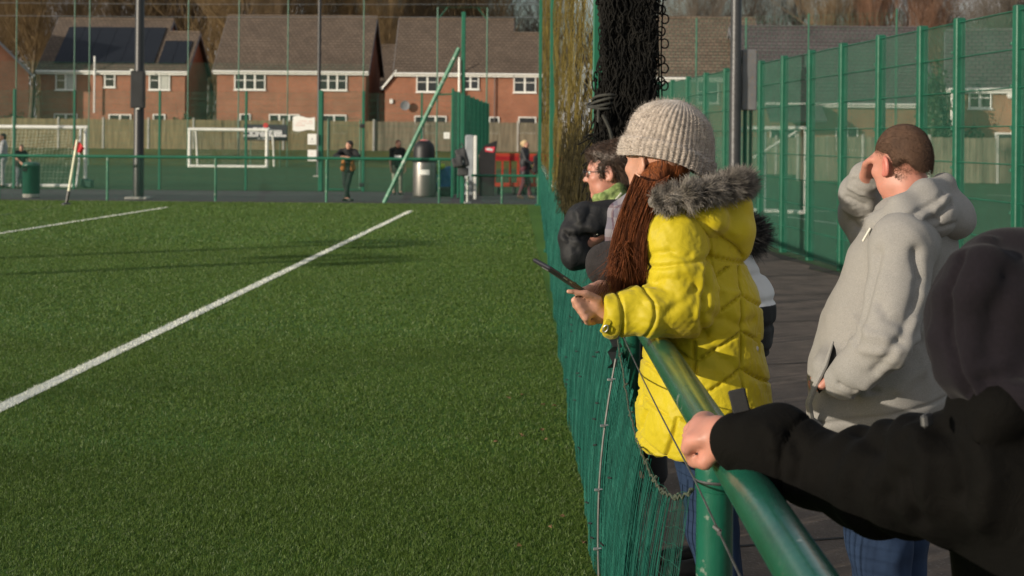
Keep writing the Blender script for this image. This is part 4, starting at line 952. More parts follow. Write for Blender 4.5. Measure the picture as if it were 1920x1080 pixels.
# ================================================================ SIGNS
def sign(name, label, px0, py0, px1, py1, z, m, rows=(), dep=.03, curve=0, cat='sign'):
    a, b = P(px0, py0, z), P(px1, py1, z); t = empty(name, ((a[0]+b[0])/2, z, b[2]), label, cat); mb = MB()
    n = 12; w = b[0]-a[0]; V = []; cv = lambda u: curve*math.sin(u*6.28)
    pts = [(a[0]+w*i/n, cv(i/n)) for i in range(n+1)]
    for x, dz in pts:
        for zz in (b[2]-dz*.8, a[2]+dz): V += [(x, z, zz), (x, z+dep, zz)]
    Fc = []
    for i in range(n):
        k = 4*i; Fc += [(k, k+4, k+6, k+2), (k+1, k+3, k+7, k+5), (k+2, k+6, k+7, k+3), (k, k+1, k+5, k+4)]
    Fc += [(0, 2, 3, 1), (4*n, 4*n+1, 4*n+3, 4*n+2)]; mb.add(V, Fc); mb.build('board', m, t)
    r = random.Random(len(label))
    for (u0, u1, v, h, cm) in rows:                        # rows of print, too blurred to read in the photo
        mb = MB(); x = a[0]+w*u0; H = a[2]-b[2]
        while x < a[0]+w*u1:
            l = r.uniform(.014, .045)*w
            if r.random() < .86: mb.bx(x, min(x+l, a[0]+w*u1), z-.004, z-.001, a[2]-H*v-h*H/2, a[2]-H*v+h*H/2)
            x += l+.008*w
        if mb.v: mb.build('print_row', cm, t)
    return t
PRW = mat('white_print', (.7,.7,.7), .6); PRR = mat('red_print', (.5,.03,.03), .6); PRP = mat('faint_red_print', (.72,.52,.47), .6); PRG = mat('grey_print', (.35,.36,.38), .6)
t = sign('notice_board', 'dark sign with rows of white print behind the small white goal', 457, 233, 538, 264, 77.3, mat('dark_board', (.022,.024,.034), .6),
    [(.22, .60, .24, .10, PRW), (.0, .99, .42, .13, PRW), (.14, .88, .56, .13, PRW), (.0, .98, .70, .12, PRW), (.32, .66, .88, .11, PRW)])
p = P(498, 235, 77.28); mb = MB(); mb.lathe(p, [(.005, 0), (.14, .0), (.14, .02), (.005, .02)], 10, np.array(((1,0,0),(0,0,-1),(0,1,0)))); mb.build('emblem', PRR, t)
for q in (470, 525): x = P(q, 250, 77.34)[0]; mb = MB(); mb.tube([(x, 77.36, .0), (x, 77.36, zat(q, 236, 77.3))], .03, 6); mb.build('sign_post', GREENF, t)
sign('white_banner', 'large white wavy edged notice on the fence left of the thin column', 549, 219, 590, 245, 44.2, WHITE, [(.28, .92, .30, .07, PRP), (.12, .9, .46, .06, PRP), (.12, .56, .62, .07, PRP)], .02, .035)
sign('white_notice', 'small white notice with a grey mark on the green gate post', 577, 251, 593, 271, 44.12, WHITE, [(.42, .62, .5, .2, PRG), (.2, .8, .75, .05, PRG)])
sign('white_notice', 'lowest small white notice just behind the far rail', 577, 281, 593, 302, 44.12, WHITE, [(.4, .6, .35, .10, PRP)])
sign('white_notice', 'small white notice on the fence left of the corner fence posts', 832, 248, 843, 260, 44.1, WHITE, [(.25, .8, .35, .06, PRG), (.25, .7, .6, .06, PRG)])
# ================================================================ SMALL FURNITURE
fl = empty('corner_flag', (*G(124, 384)[:2], 0), 'leaning white corner flag pole with a red flag', 'corner flag')
zf = G(124, 384)[1]; a = G(124, 384); b = P(129, 358, zf); c = P(145, 262, zf)
mb = MB(); mb.tube([a, b], .034, 8); mb.lathe((a[0], a[1], 0), [(.13, .0), (.12, .03), (.04, .06)], 12); mb.build('base', DARKM, fl, True)
mb = MB(); mb.tube([b, c], .030, 10); mb.build('pole', mat('pale_yellow_plastic', (.75,.74,.55), .4), fl, True)
V = []; n = 10
for i in range(n+1):
    u = i/n; top = P(141+18*u, 262+6*u+10*u*u, zf); bot = P(137+14*u, 280+8*u, zf); o = .04*math.sin(u*6)
    V += [top+A3(0, o, 0), (top+bot)/2+A3(0, o*1.6+.02, 0), bot+A3(0, o*.7, 0)]
V = np.array(V); k = len(V); V = np.concatenate([V, V+A3(0, .006, 0)]); Fc = []
for i in range(n):
    for j in range(2): q = 3*i+j; Fc += [(q, q+3, q+4, q+1), (k+q, k+q+1, k+q+4, k+q+3)]
mb = MB(); mb.add(V, Fc); mb.build('flag', mat('red_flag_cloth', (.55,.022,.03), .7, .2, 6, trans=.25), fl, True)
lb = empty('litter_bin', (P(58, 370, 38.2)[0], 38.2, 0), 'round dark green litter bin with a slot at the left', 'litter bin'); x = P(58, 370, 38.2)[0]
mb = MB(); mb.lathe((x, 38.2, 0), [(.20, .0), (.215, .02), (.215, .09), (.20, .10)], 20); mb.build('foot', CONC, lb, True)
mb = MB(); mb.lathe((x, 38.2, 0), [(.215, .1), (.225, .12), (.225, .82), (.232, .83), (.232, .88), (.2, .93), (.10, .955), (.01, .96)], 24); bd = mb.build('body', mat('bin_green', (.010,.075,.048), .35, .12, 4), lb, True)
mb = MB(); mb.bx(x-.15, x-.03, 37.965, 37.985, .70, .79, .004); mb.build('slot', mat('black_void', (.004,.004,.004), .9), bd)
sb = empty('litter_bin', (P(796, 360, 41)[0], 41, 0), 'silver litter bin with black domed hood and white label', 'litter bin'); x = P(796, 360, 41)[0]; z0 = zat(790, 262, 41); zm = zat(790, 304, 41)
mb = MB(); mb.lathe((x, 41, 0), [(.30, .0), (.33, .02), (.345, .10), (.345, zm-.12), (.33, zm)], 28); bd = mb.build('body', mat('brushed_steel', (.22,.21,.20), .42, .1, 2, metal=.8, stretch=(1,1,.05)), sb, True)
mb = MB(); mb.lathe((x-.02, 41, 0), [(.35, zm), (.36, zm+.03), (.31, zm+.07), (.305, z0-.25), (.26, z0-.12), (.16, z0-.03), (.01, z0)], 28); hd = mb.build('hood', mat('black_plastic', (.008,.008,.009), .5, .2, 5), sb, True)
mb = MB(); mb.lathe((x-.02, 41, 0), [(.215, z0-.082), (.19, z0-.062), (.1, z0-.0), (.01, z0+.012)], 24); mb.build('red_top', mat('red_sticker', (.70,.05,.05), .5, .3, 20, col2=(.75,.4,.36)), hd, True)
a, b = P(776, 318, 40.6), P(802, 328, 40.6); 
V = []
for i in range(7):
    t = math.radians(-118+i*9); V += [(x+.352*math.cos(t), 41+.352*math.sin(t), b[2]), (x+.352*math.cos(t), 41+.352*math.sin(t), a[2])]
mb = MB(); mb.add(V, [(2*i, 2*i+2, 2*i+3, 2*i+1) for i in range(6)]); mb.build('label', WHITE, bd)
wb = empty('litter_bin', (P(914, 360, 42)[0], 42, 0), 'tall black bin with slanted hood and red and white sticker', 'litter bin'); zz = lambda q: zat(914, q, 42); X = lambda q: P(q, 300, 42)[0]
mb = MB(); mb.prism([(X(899), 41.7, zz(285)), (X(909), 41.7, zz(272)), (X(932), 41.7, zz(263)), (X(929), 41.7, zz(290)), (X(927), 41.7, 0), (X(901), 41.7, 0)], (0, .55, 0)); bd = mb.build('body', mat('bin_black', (.022,.021,.022), .45, .2, 4), wb)
mb = MB(); mb.prism([(X(909), 41.69, zz(276)), (X(928), 41.69, zz(275)), (X(926), 41.69, zz(286)), (X(910), 41.69, zz(284))], (0, .006, 0)); st = mb.build('red_sticker', mat('red_decal', (.65,.04,.07), .5), bd)
mb = MB(); mb.prism([(X(911), 41.684, zz(278)), (X(918), 41.684, zz(277)), (X(925), 41.684, zz(280)), (X(923), 41.684, zz(283)), (X(917), 41.684, zz(282)), (X(912), 41.684, zz(281))], (0, .004, 0)); mb.build('white_mark', PRW, st)
mb = MB(); mb.bx(X(897.5), X(899), 41.75, 42.1, .02, zz(290)); mb.build('side_panel', mat('tan_panel', (.22,.16,.12), .8), wb)
sl_ = empty('upright_panel', (P(884, 360, 39.5)[0], 39.5, 0), 'tall grey upright panel with a white edge post behind the rucksack', 'panel'); X = lambda q: P(q, 300, 39.5)[0]; zz = lambda q: zat(884, q, 39.5)
mb = MB(); mb.bx(X(872), X(888), 39.45, 39.62, .10, zz(253), .03); mb.build('board', mat('grey_panel', (.25,.27,.29), .6, .3, 3), sl_)
mb = MB(); mb.bx(X(888)+.002, X(894), 39.40, 39.5, .0, zz(254), .012); mb.build('edge_post', WHITEM, sl_)
sp = empty('short_post', (P(877, 378, YR)[0], YR-.1, 0), 'short paint worn white post under the end of the lower rail', 'post'); x = P(877, 378, YR)[0]
mb = MB(); mb.tube([(x, YR-.1, 0), (x, YR-.1, .70)], .035, 10); mb.build('shaft', mat('worn_white_paint', (.62,.63,.58), .5, .1, 4, spots=((.03,.2,.12), 7, .55)), sp); mb = MB(); mb.bx(x-.09, x+.09, YR-.17, YR-.03, 0, .03); mb.build('base', WHITEM, sp)
# rucksack hung on the rail end
rk = empty('rucksack', P(862, 330, YR-.4), 'dark grey rucksack slung on the tall corner post', 'rucksack')
S = SDF(.02); y = YR-.48
Rr = np.array(((math.cos(.25), 0, -math.sin(.25)), (0, 1, 0), (math.sin(.25), 0, math.cos(.25)))); S.box(P(866, 296, y), (.09, .06, .20), .05, .03, Rr); S.box(P(858, 304, y-.10), (.10, .03, .09), .04, .02, Rr); S.box(P(868, 322, y), (.11, .04, .07), .04, .03)
solid('pack', S, mat('rucksack_cloth', (.035,.036,.040), .7, .3, 8, .4, 30), rk, 2, lambda V: .012*sines(V, 3, 2))
mb = MB(); mb.tube([P(861, 290, y-.1), P(862, 273, y), P(866, 268, y), P(872, 285, y-.1)], .018, 6); mb.tube([P(866, 326, y), P(873, 338, y), P(880, 331, y)], .014, 6); mb.build('strap', mat('black_strap', (.015,.015,.016), .6), rk, True)
mb = MB(); mb.box(P(868, 303, y-.13), (.03, .02, .06), None, .005); mb.build('buckle', PRW, rk)
kb = empty('kit_bag', P(833, 350, 41.5)*A3(1,1,0), 'blue kit bag with bright yellow bib on top beside the silver bin', 'bag')
S = SDF(.025); c = P(834, 335, 41.5); S.box(c+A3(0, 0, .02), (.13, .12, .26), .07, .03); S.ell(c+A3(-.05, 0, -.25), (.26, .2, .16), .05); solid('bag', S, mat('blue_nylon', (.02,.10,.26), .6, .3, 6), kb, 2, lambda V: .015*sines(V, 3, 5))
S = SDF(.022); c = P(826, 312, 41.3); S.ell(c, (.13, .12, .09), .04); S.ell(c+A3(-.08, 0, -.12), (.08, .08, .10), .04); solid('bib', S, mat('lime_bib', (.45,.60,.03), .6, .2, 5), kb, 2, lambda V: .015*sines(V, 5, 6))
S = SDF(.025); c = P(835, 362, 41.4); S.box(A3(c[0], c[1], .14), (.14, .16, .10), .04, .02); solid('dark_base', S, DARKM, kb, 1)
# red plastic barriers
RED = mat('red_barrier_plastic', (.36,.036,.016), .5, .15, 4)
def barrier(px0, px1, pyt, pyb, z, label):
    a, b = P(px0, pyt, z), P(px1, pyb, z); t = empty('safety_barrier', ((a[0]+b[0])/2, z, 0), label, 'barrier', 'red plastic barriers'); w = b[0]-a[0]; H = a[2]; mb = MB()
    mb.bx(a[0], b[0], z-.03, z+.03, H-.24, H, .01); mb.bx(a[0], b[0], z-.03, z+.03, .22, .34, .01)
    n = max(3, int(w/.2)); 
    for i in range(n+1): x = a[0]+.03+(w-.06)*i/n; mb.bx(x-.03, x+.03, z-.026, z+.026, .3405, H-.2405)
    mb.build('panel', RED, t)
    mb = MB(); mb.bx(a[0]+.02, b[0]-.02, z-.034, z-.031, H-.21, H-.10); mb.build('reflective_strip', mat('dark_red_strip', (.30,.01,.015), .4), t)
    for x in (a[0]+.15, b[0]-.15): mb = MB(); mb.bx(x-.06, x+.06, z-.28, z+.28, .0, .21, .03); mb.build('foot', mat('rubber_foot', (.02,.02,.02), .8), t)
barrier(926, 973, 287, 322, 43.5, 'red plastic barrier between the black bin and the woman')
barrier(974, 1017, 288, 322, 43.3, 'red plastic barrier right behind the woman in dark clothes')
barrier(1019, 1060, 289, 322, 43.1, 'red plastic barrier seen through the olive net')
# fallen leaves on the turf edge
r = np.random.default_rng(31)
for i in range(13):
    y = r.uniform(4.9, 9.5); x = net_base_x(y)-abs(r.normal(.05, .35))-.02; s = r.uniform(.007, .014); a = r.uniform(0, 6.28); V = [(x+s*math.cos(a+t)*(1.5 if k % 2 == 0 else .7), y+s*math.sin(a+t)*(1.5 if k % 2 == 0 else .7), .024+.006*math.sin(t*2+i)) for k, t in enumerate(np.linspace(0, 6.28, 7)[:-1])]
    V2 = [(p[0], p[1], p[2]+.002) for p in V]; mb = MB(); mb.add(V+V2, [(0,1,2,3,4,5)[::-1], (6,7,8,9,10,11)]+[(k, (k+1) % 6, 6+(k+1) % 6, 6+k) for k in range(6)])
    o = mb.build('fallen_leaf', mat('dry_leaf', (.13,.075,.032), .8, .3, 20)); tag(o, 'small dry brown leaf lying on the turf by the netting', 'leaf', 'dry leaves on the turf')
# ================================================================ PEOPLE
SKIN = mat('skin', (.46,.235,.165), .5, .12, 22, .12, 240, sss=.12, col2=(.52,.27,.19), bdist=.002)
SKINR = mat('skin_ruddy', (.47,.215,.155), .5, .18, 18, .12, 240, sss=.12, col2=(.50,.22,.165), bdist=.002)
EYEM = mat('eye_white', (.6,.58,.55), .2)
HAIRB = mat('brown_hair', (.040,.022,.013), .55, .4, 40, stretch=(1,1,1)); HAIRD = mat('dark_hair', (.014,.010,.008), .55, .3, 40)
DENIM = mat('blue_denim', (.013,.027,.062), .9, .25, 9, .15, 300, col2=(.022,.042,.090), bdist=.002, spec=.2)
BLACKC = mat('black_cloth', (.009,.009,.010), .85, .25, 12, .3, 300, bdist=.002)
SHOE = mat('shoe_leather', (.02,.018,.017), .5, .2, 10)
def head_prims(S, c, f, s=1.0, ears=True, fine=True):
    """skull, jaw, nose, lips, brow, ears around the skull centre c, facing f; returns local->world"""
    R = frame(f)*1.0; c = np.array(c, float)
    W = lambda r, fw, u: c+R @ (np.array((r, fw, u))*s)
    S.ell(W(0, -.012, .035), np.array((.076, .098, .088))*s, .02, R)
    S.ell(W(0, .035, -.03), np.array((.066, .062, .080))*s, .03, R)
    S.cap(W(-.030, .030, -.075), W(.030, .030, -.075), .036*s, None, .03)
    S.cap(W(0, .055, -.088), W(0, .074, -.100), .026*s, .020*s, .02)
    if fine:
        S.cap(W(0, .092, .012), W(0, .113, -.028), .0080*s, .0095*s, .012)
        S.ell(W(.009, .103, -.032), np.array((.006, .009, .006))*s, .006, R); S.ell(W(-.009, .103, -.032), np.array((.006, .009, .006))*s, .006, R)
        S.cap(W(-.042, .078, .024), W(.042, .078, .024), .012*s, None, .015)
        S.cap(W(-.018, .088, -.064), W(.018, .088, -.064), .0065*s, None, .006); S.cap(W(-.015, .085, -.075), W(.015, .085, -.075), .0075*s, None, .007)
        for q in (-1, 1):
            S.ell(W(.032*q, .090, .004), np.array((.017, .012, .010))*s, .008, R, op=-1)
            S.ell(W(.050*q, .062, -.022), np.array((.018, .020, .016))*s, .02, R)
    if ears:
        for q in (-1, 1):
            Re = R @ np.array(((math.cos(.42*q), -math.sin(.42*q), 0), (math.sin(.42*q), math.cos(.42*q), 0), (0, 0, 1.)))
            S.ell(W(.079*q, -.010, -.010), np.array((.010, .020, .034))*s, .006, Re)
            if fine: S.ell(W(.088*q, -.004, -.008), np.array((.008, .010, .020))*s, .006, Re, op=-1); S.ell(W(.078*q, .004, -.034), np.array((.007, .009, .010))*s, .006, Re)
    return W
def limb(S, pts, rs, k=.02, **kw): S.chain([np.array(p, float) for p in pts], rs, k, **kw)
def hand_prims(S, w, d, n, side=1, curl=.5, s=1.0):
    """palm and five fingers from wrist w along d, palm facing n"""
    d = unit(d); n = unit(n-d*np.dot(n, d)); a = np.cross(d, n)*side; w = np.array(w, float)
    for q in (-.026, -.009, .009, .026): S.cap(w+a*q*.7*s+d*.015*s, w+a*q*s+d*.080*s, .0135*s, .0125*s, .012)
    for q, L in ((-.030, .62), (-.010, .95), (.010, 1.0), (.029, .9)):
        p = w+a*q*s+d*.082*s; dd = d.copy()
        for j, (l, r) in enumerate(((.042, .0098), (.027, .0088), (.021, .0078))):
            t = curl*(.8+.3*j); dd = unit(dd*math.cos(t)+n*math.sin(t)); n2 = unit(n-dd*np.dot(n, dd)); e = p+dd*l*L*s; S.cap(p, e, r*s, (r-.0008)*s, .004); p = e
    p = w+a*.026*s+d*.018*s; q = p+(a*.55+d*.65+n*.5)*.042*s; e = q+(d*.8+n*.45-a*.1)*.032*s; S.cap(p, q, .0145*s, .011*s, .010); S.cap(q, e, .0105*s, .0085*s, .004)
def body_mesh(label, S, m, group=None, h=None, smooth=1):
    V, Q = S.mesh(smooth); o = nmesh('person', V, Q, m, None, True); return tag(o, label, 'person', group)
def far_person(label, base, face, H, J, mats, h=.013, hands=True, hairf=None, headf=None, shoes=SHOE, skirt=None):
    """base (x, y, z) under the feet; joints J override defaults, in the person's frame (right, forward, up) as fractions of height"""
    R = frame(face); b = np.array(base, float)
    D = dict(head=(0, .012, .925), neck=(0, -.005, .84), chest=(0, 0, .74), waist=(0, 0, .60), hipc=(0, 0, .53))
    for q, n in ((-1, 'l'), (1, 'r')):
        D.update({n+'sh': (.105*q, 0, .815), n+'el': (.135*q, -.01, .64), n+'wr': (.135*q, .03, .49), n+'hip': (.05*q, 0, .52), n+'kn': (.058*q, .012, .28), n+'an': (.06*q, 0, .045), n+'to': (.075*q, .085, .022)})
    D.update(J); W = {k: b+R @ (np.array(v)*H) for k, v in D.items()}
    hf = R[:, 1] if headf is None else unit(headf)
    S = SDF(h); head_prims(S, W['head'], hf, H/1.75, True, True); limb(S, [W['head']-hf*.02-A3(0, 0, .05), W['neck']], [.052, .058], .03)
    limb(S, [W['neck'], W['chest'], W['waist'], W['hipc']], [.06, .105, .105, .11], .04, L=R[:, 0], sc=1.3)
    for n in 'lr':
        limb(S, [W[n+'sh'], W[n+'el'], W[n+'wr']], [.046, .036, .026], .02); d = unit(W[n+'wr']-W[n+'el']); hand_prims(S, W[n+'wr'], d, -R[:, 0]*(1 if n == 'r' else -1)+R[:, 1]*.3, 1 if n == 'l' else -1, .35, 1.08)
        limb(S, [W['neck'], W[n+'sh']], [.055, .046], .03); limb(S, [W['hipc'], W[n+'hip'], W[n+'kn'], W[n+'an'], W[n+'to']], [.09, .075, .052, .036, .026], .03)
    p = body_mesh(label, S, SKIN, None)
    jm, tm, hm, sleeve = mats['jacket'], mats['trousers'], mats['hair'], mats.get('sleeve', 1.0)
    S = SDF(h); limb(S, [W['neck']-A3(0,0,.02), W['chest'], W['waist'], W['hipc']-(A3(0,0,skirt) if skirt else 0)], [.085, .128, .128, .135], .05, L=R[:, 0], sc=1.28)
    for n in 'lr':
        e = W[n+'el']+(W[n+'wr']-W[n+'el'])*(sleeve*.93); 
        if sleeve < .3: e = W[n+'sh']+(W[n+'el']-W[n+'sh'])*.75; limb(S, [W[n+'sh'], e], [.068, .058], .03)
        else: limb(S, [W[n+'sh'], W[n+'el'], e], [.070, .056, .044], .03)
        limb(S, [W['neck'], W[n+'sh']], [.07, .068], .04)
    solid('jacket', S, jm, p, 1, lambda V: .008*sines(V, 4, 5))
    S = SDF(h)
    for n in 'lr': limb(S, [W['hipc']+A3(0,0,.06), W[n+'hip'], W[n+'kn'], W[n+'an']+A3(0,0,.03)], [.10, .093, .068, .054], .03)
    solid('trousers', S, tm, p, 1, lambda V: .006*sines(V, 4, 6))
    for n in 'lr':
        S = SDF(h*.8); limb(S, [W[n+'an']+A3(0,0,-.03), W[n+'to']], [.048, .036], .02); S.cap(W[n+'an']+A3(0,0,.01), W[n+'an'], .046, .046); solid('shoe', S, shoes, p, 1)
    Rh = frame(hf); Wh = lambda r, f, u: W['head']+Rh @ (np.array((r, f, u))*H/1.75)
    S = SDF(h*.8); S.ell(Wh(0, -.022, .045), np.array((.084, .100, .090))*H/1.75, .02, Rh); S.ell(Wh(0, -.055, -.02), np.array((.070, .055, .07))*H/1.75, .03, Rh)
    if hairf: hairf(S, Wh)
    solid('hair', S, hm, p, 1, lambda V: .004*sines(V, 14, 7))
    return p, W
CAMP = np.array((0, 0, HC)); SNAP = {}
def dense(pts, m=4):
    pts = [np.array(p, float) for p in pts]; o = [pts[0]]
    for a, b in zip(pts[:-1], pts[1:]): o += [a+(b-a)*(i+1)/m for i in range(m)]
    return o
def snap(V, p):
    """moves a sketched fold point onto the facing surface"""
    if SNAP.get('n') is not V: SNAP['n'] = V; W = V-CAMP; SNAP['d'] = np.linalg.norm(W, axis=1); SNAP['u'] = W/SNAP['d'][:, None]
    c = SNAP['u'] @ unit(p-CAMP); k = np.flatnonzero(c > math.cos(.0022))
    if len(k) == 0: k = np.argsort(-c)[:3]
    return V[k[np.argmin(SNAP['d'][k])]]
def ridges(V, lst):
    d = np.zeros(len(V))
    for pts, w, amp in lst:
        pts = dense(pts); pts = [snap(V, p) for p in pts]; best = np.full(len(V), 9.)
        for a, b in zip(pts[:-1], pts[1:]):
            ab = b-a; t = np.clip(((V-a) @ ab)/max(ab @ ab, 1e-10), 0, 1); best = np.minimum(best, np.linalg.norm(V-a-t[:, None]*ab, axis=1))
        d += amp*np.exp(-(best/w)**2)
    return d
def along(V, a, b):
    a, b = np.array(a, float), np.array(b, float); ab = b-a; t = ((V-a) @ ab)/(ab @ ab); return t, np.linalg.norm(V-a-np.clip(t, 0, 1)[:, None]*ab, axis=1)
def seam(s, period, w): q = (s/period) % 1.0; q = np.minimum(q, 1-q)*period; return np.exp(-(q/w)**2)
def on_surface(V, Q, n, r, fil=None):
    """random points with normals on a quad mesh"""
    C = V[Q].mean(1); N = np.cross(V[Q[:,2]]-V[Q[:,0]], V[Q[:,3]]-V[Q[:,1]]); ar = np.linalg.norm(N, axis=1); N = N/np.maximum(ar, 1e-12)[:, None]
    if fil is not None: ar = ar*fil(C, N)
    k = r.choice(len(Q), n, p=ar/ar.sum()); uv = r.random((n, 2)); q = V[Q[k]]
    P_ = (q[:,0]*((1-uv[:,0])*(1-uv[:,1]))[:,None]+q[:,1]*(uv[:,0]*(1-uv[:,1]))[:,None]+q[:,2]*(uv[:,0]*uv[:,1])[:,None]+q[:,3]*((1-uv[:,0])*uv[:,1])[:,None]); return P_, N[k]
# ---------------------------------------------------------------- woman in yellow
ZW = 4.65
R = np.random.default_rng(77)
hc = P(1232, 302, 4.6); wf = A3(-.66, .74, -.05)
S = SDF(.007); Wd = head_prims(S, hc, wf, 1.06)
limb(S, [hc+A3(.01, 0, -.06), P(1285, 425, ZW)], [.058, .062], .03)
limb(S, [P(1290, 430, ZW), P(1300, 500, ZW), P(1318, 640, ZW), P(1322, 780, ZW)], [.07, .115, .115, .135], .05, L=A3(0,1,0), sc=1.3)
lsh, lel, lwr = P(1262, 450, 4.45), P(1285, 576, 4.41), P(1128, 588, 4.36)
rsh, rel, rwr = P(1252, 446, 4.86), P(1238, 585, 4.84), P(1148, 549, 4.54)
limb(S, [P(1290, 440, ZW), lsh, lel, lwr], [.06, .05, .042, .027], .03); limb(S, [P(1290, 440, ZW), rsh, rel, rwr], [.06, .05, .042, .027], .03)
for sx_, hz in ((4.56, 1), (4.76, -1)):
    hp_ = P(1318, 800, sx_); kn = A3(hp_[0]+.03, sx_, .48); an = A3(hp_[0]+.10, sx_, .09); limb(S, [hp_, kn, an, an+A3(-.16, 0, -.055)], [.092, .062, .042, .03], .03)
# left hand closing on the phone from below, thumb along its edge
limb(S, [P(1128, 588, 4.36), P(1112, 574, 4.355), P(1100, 566, 4.35)], [.030, .033, .028], .015)
limb(S, [P(1122, 562, 4.33), P(1098, 550, 4.305), P(1066, 546, 4.29)], [.0135, .0115, .0085], .006)
for i in range(4):
    b0 = P(1103+3*i, 560+9*i, 4.335); m0 = P(1077+7*i, 563+11*i, 4.305); m1 = P(1078+8*i, 572+11*i, 4.33); t0 = P(1090+8*i, 575+10*i, 4.37)
    limb(S, [b0, m0, m1, t0], [.0120, .0108, .0098, .0085], .004)
limb(S, [rwr, P(1128, 544, 4.47), P(1112, 546, 4.43)], [.028, .030, .026], .012)
for i in range(4): limb(S, [P(1112, 545+5*i, 4.43-.012*i), P(1092, 549+6*i, 4.40-.01*i), P(1086, 556+6*i, 4.38-.01*i)], [.0115, .0105, .0085], .004)
limb(S, [P(1124, 540, 4.44), P(1104, 541, 4.40), P(1088, 545, 4.37)], [.013, .0115, .009], .006)
woman = body_mesh('person in a yellow padded coat and beige beanie holding a phone over the rail', S, SKIN)
for q in (-1, 1):
    mb = MB(); mb.lathe(Wd(.032*q, .078, .004), [(.001, -.011), (.009, -.007), (.0115, 0), (.009, .007), (.001, .011)], 10); mb.build('eye', EYEM, woman, True)
YEL = mat('yellow_nylon', (.44,.350,.006), .58, .12, 4, .30, 16, bdisto=1.6, col2=(.50,.405,.010), sheen=.12, bdist=.010, spec=.28)
S = SDF(.004)
limb(S, [P(1300, 455, ZW), P(1316, 590, ZW), P(1320, 720, ZW), P(1320, 790, ZW), P(1322, 930, ZW)], [.150, .178, .196, .208, .215], .05, L=A3(0,1,0), sc=1.22)
limb(S, [P(1290, 425, ZW), lsh], [.10, .098], .05); limb(S, [P(1290, 425, ZW), rsh], [.10, .09], .05)
limb(S, [lsh, P(1276, 520, 4.42), lel], [.098, .100, .092], .016)
limb(S, [lel, P(1215, 584, 4.37), P(1150, 590, 4.35), P(1136, 589, 4.35)], [.092, .080, .066, .063], .014)
limb(S, [rsh, rel, P(1180, 560, 4.62), P(1166, 553, 4.57)], [.095, .085, .060, .055], .03)
S.box(P(1322, 1010, ZW), (.6, .6, (P(0, 836, ZW)[2]-P(0, 1010, ZW)[2])), .0, .012, op=-1)
S.box(P(1110, 589, 4.35), (.035, .12, .12), .0, .01, op=-1)
def coat_disp(V):
    tl_, dl = along(V, lel, lwr); tu, du = along(V, lsh, lel); tr_, dr_ = along(V, rel, rwr); ru, du2 = along(V, rsh, rel)
    arm = np.minimum(np.minimum(dl, du), np.minimum(dr_, du2)) < .115
    arm &= ~((V[:, 0] > P(1345, 500, 4.5)[0]))
    X, Z = V[:, 0], V[:, 2]; xb = X-P(1320, 700, ZW)[0]
    tors = .0
    g = np.maximum(seam(Z+.62*np.abs(((xb+.06) % .30)-.15), .112, .0055), seam(xb+.06, .150, .005)); g = np.where(Z < P(0, 745, ZW)[2], np.maximum(seam(xb+.04-.25*(Z-.8), .085, .005), seam(Z+.55*xb, .16, .0055)), g)
    g = np.where(Z > P(0, 480, ZW)[2], seam(Z+.2*xb, .15, .006), g)
    d_t = -.013*g+.004
    # sleeve: rings of padding and crumples
    Lf = np.linalg.norm(lwr-lel); Lu = np.linalg.norm(lel-lsh)
    fr = np.maximum(seam(np.where(dl < du, tl_*Lf-.02, 9), .5, .008), 0)
    ring = np.where(dl < du, np.exp(-((tl_-.52-.05*np.sin(V[:, 2]*30))/.022)**2)*(-.010)+np.exp(-((tl_-.83)/.02)**2)*(-.012), np.exp(-((tu-.38-.06*np.sin(V[:, 1]*18))/.035)**2)*(-.009))
    cr = .006*sines(V, 9, 31, stretch=(1.0, 1.0, .45))*np.exp(-((tu-.95)/.45)**2)+.004*sines(V, 5, 32)
    d_a = ring+cr
    d = np.where(arm, d_a, d_t)
    d += ridges(V, [([P(1336, 480, 4.42), P(1333, 540, 4.36), P(1326, 600, 4.36), P(1322, 640, 4.40)], .014, -.016), ([P(1326, 500, 4.38), P(1322, 560, 4.35), P(1312, 600, 4.33)], .012, .007),
        ([P(1215, 560, 4.31), P(1240, 572, 4.31), P(1258, 566, 4.32)], .010, .006), ([P(1280, 520, 4.33), P(1310, 535, 4.33), P(1330, 560, 4.36)], .013, -.007), ([P(1255, 590, 4.31), P(1290, 560, 4.31), P(1312, 545, 4.33)], .012, -.006), ([P(1210, 480, 4.40), P(1250, 470, 4.35), P(1300, 478, 4.36)], .011, -.008),
        ([P(1205, 530, 4.37), P(1240, 525, 4.33), P(1290, 535, 4.33)], .011, -.006), ([P(1345, 660, 4.45), P(1400, 700, 4.47), P(1430, 705, 4.55)], .02, -.010), ([P(1340, 590, 4.45), P(1390, 610, 4.47), P(1420, 600, 4.55)], .016, -.010), ([P(1345, 540, 4.45), P(1390, 550, 4.47)], .015, .008)])
    pk_ = np.where(arm, 0, g)*.0035*np.sin(2*math.pi*(X+.6*V[:, 1])/.021+sines(V, 8, 14))
    return d+pk_+.0025*sines(V, 6, 12)+.0016*sines(V, 15, 13, stretch=(1,1,.6))+.0009*sines(V, 38, 16, stretch=(.6,1,1))
jk = solid('padded_coat', S, YEL, woman, 2, coat_disp)
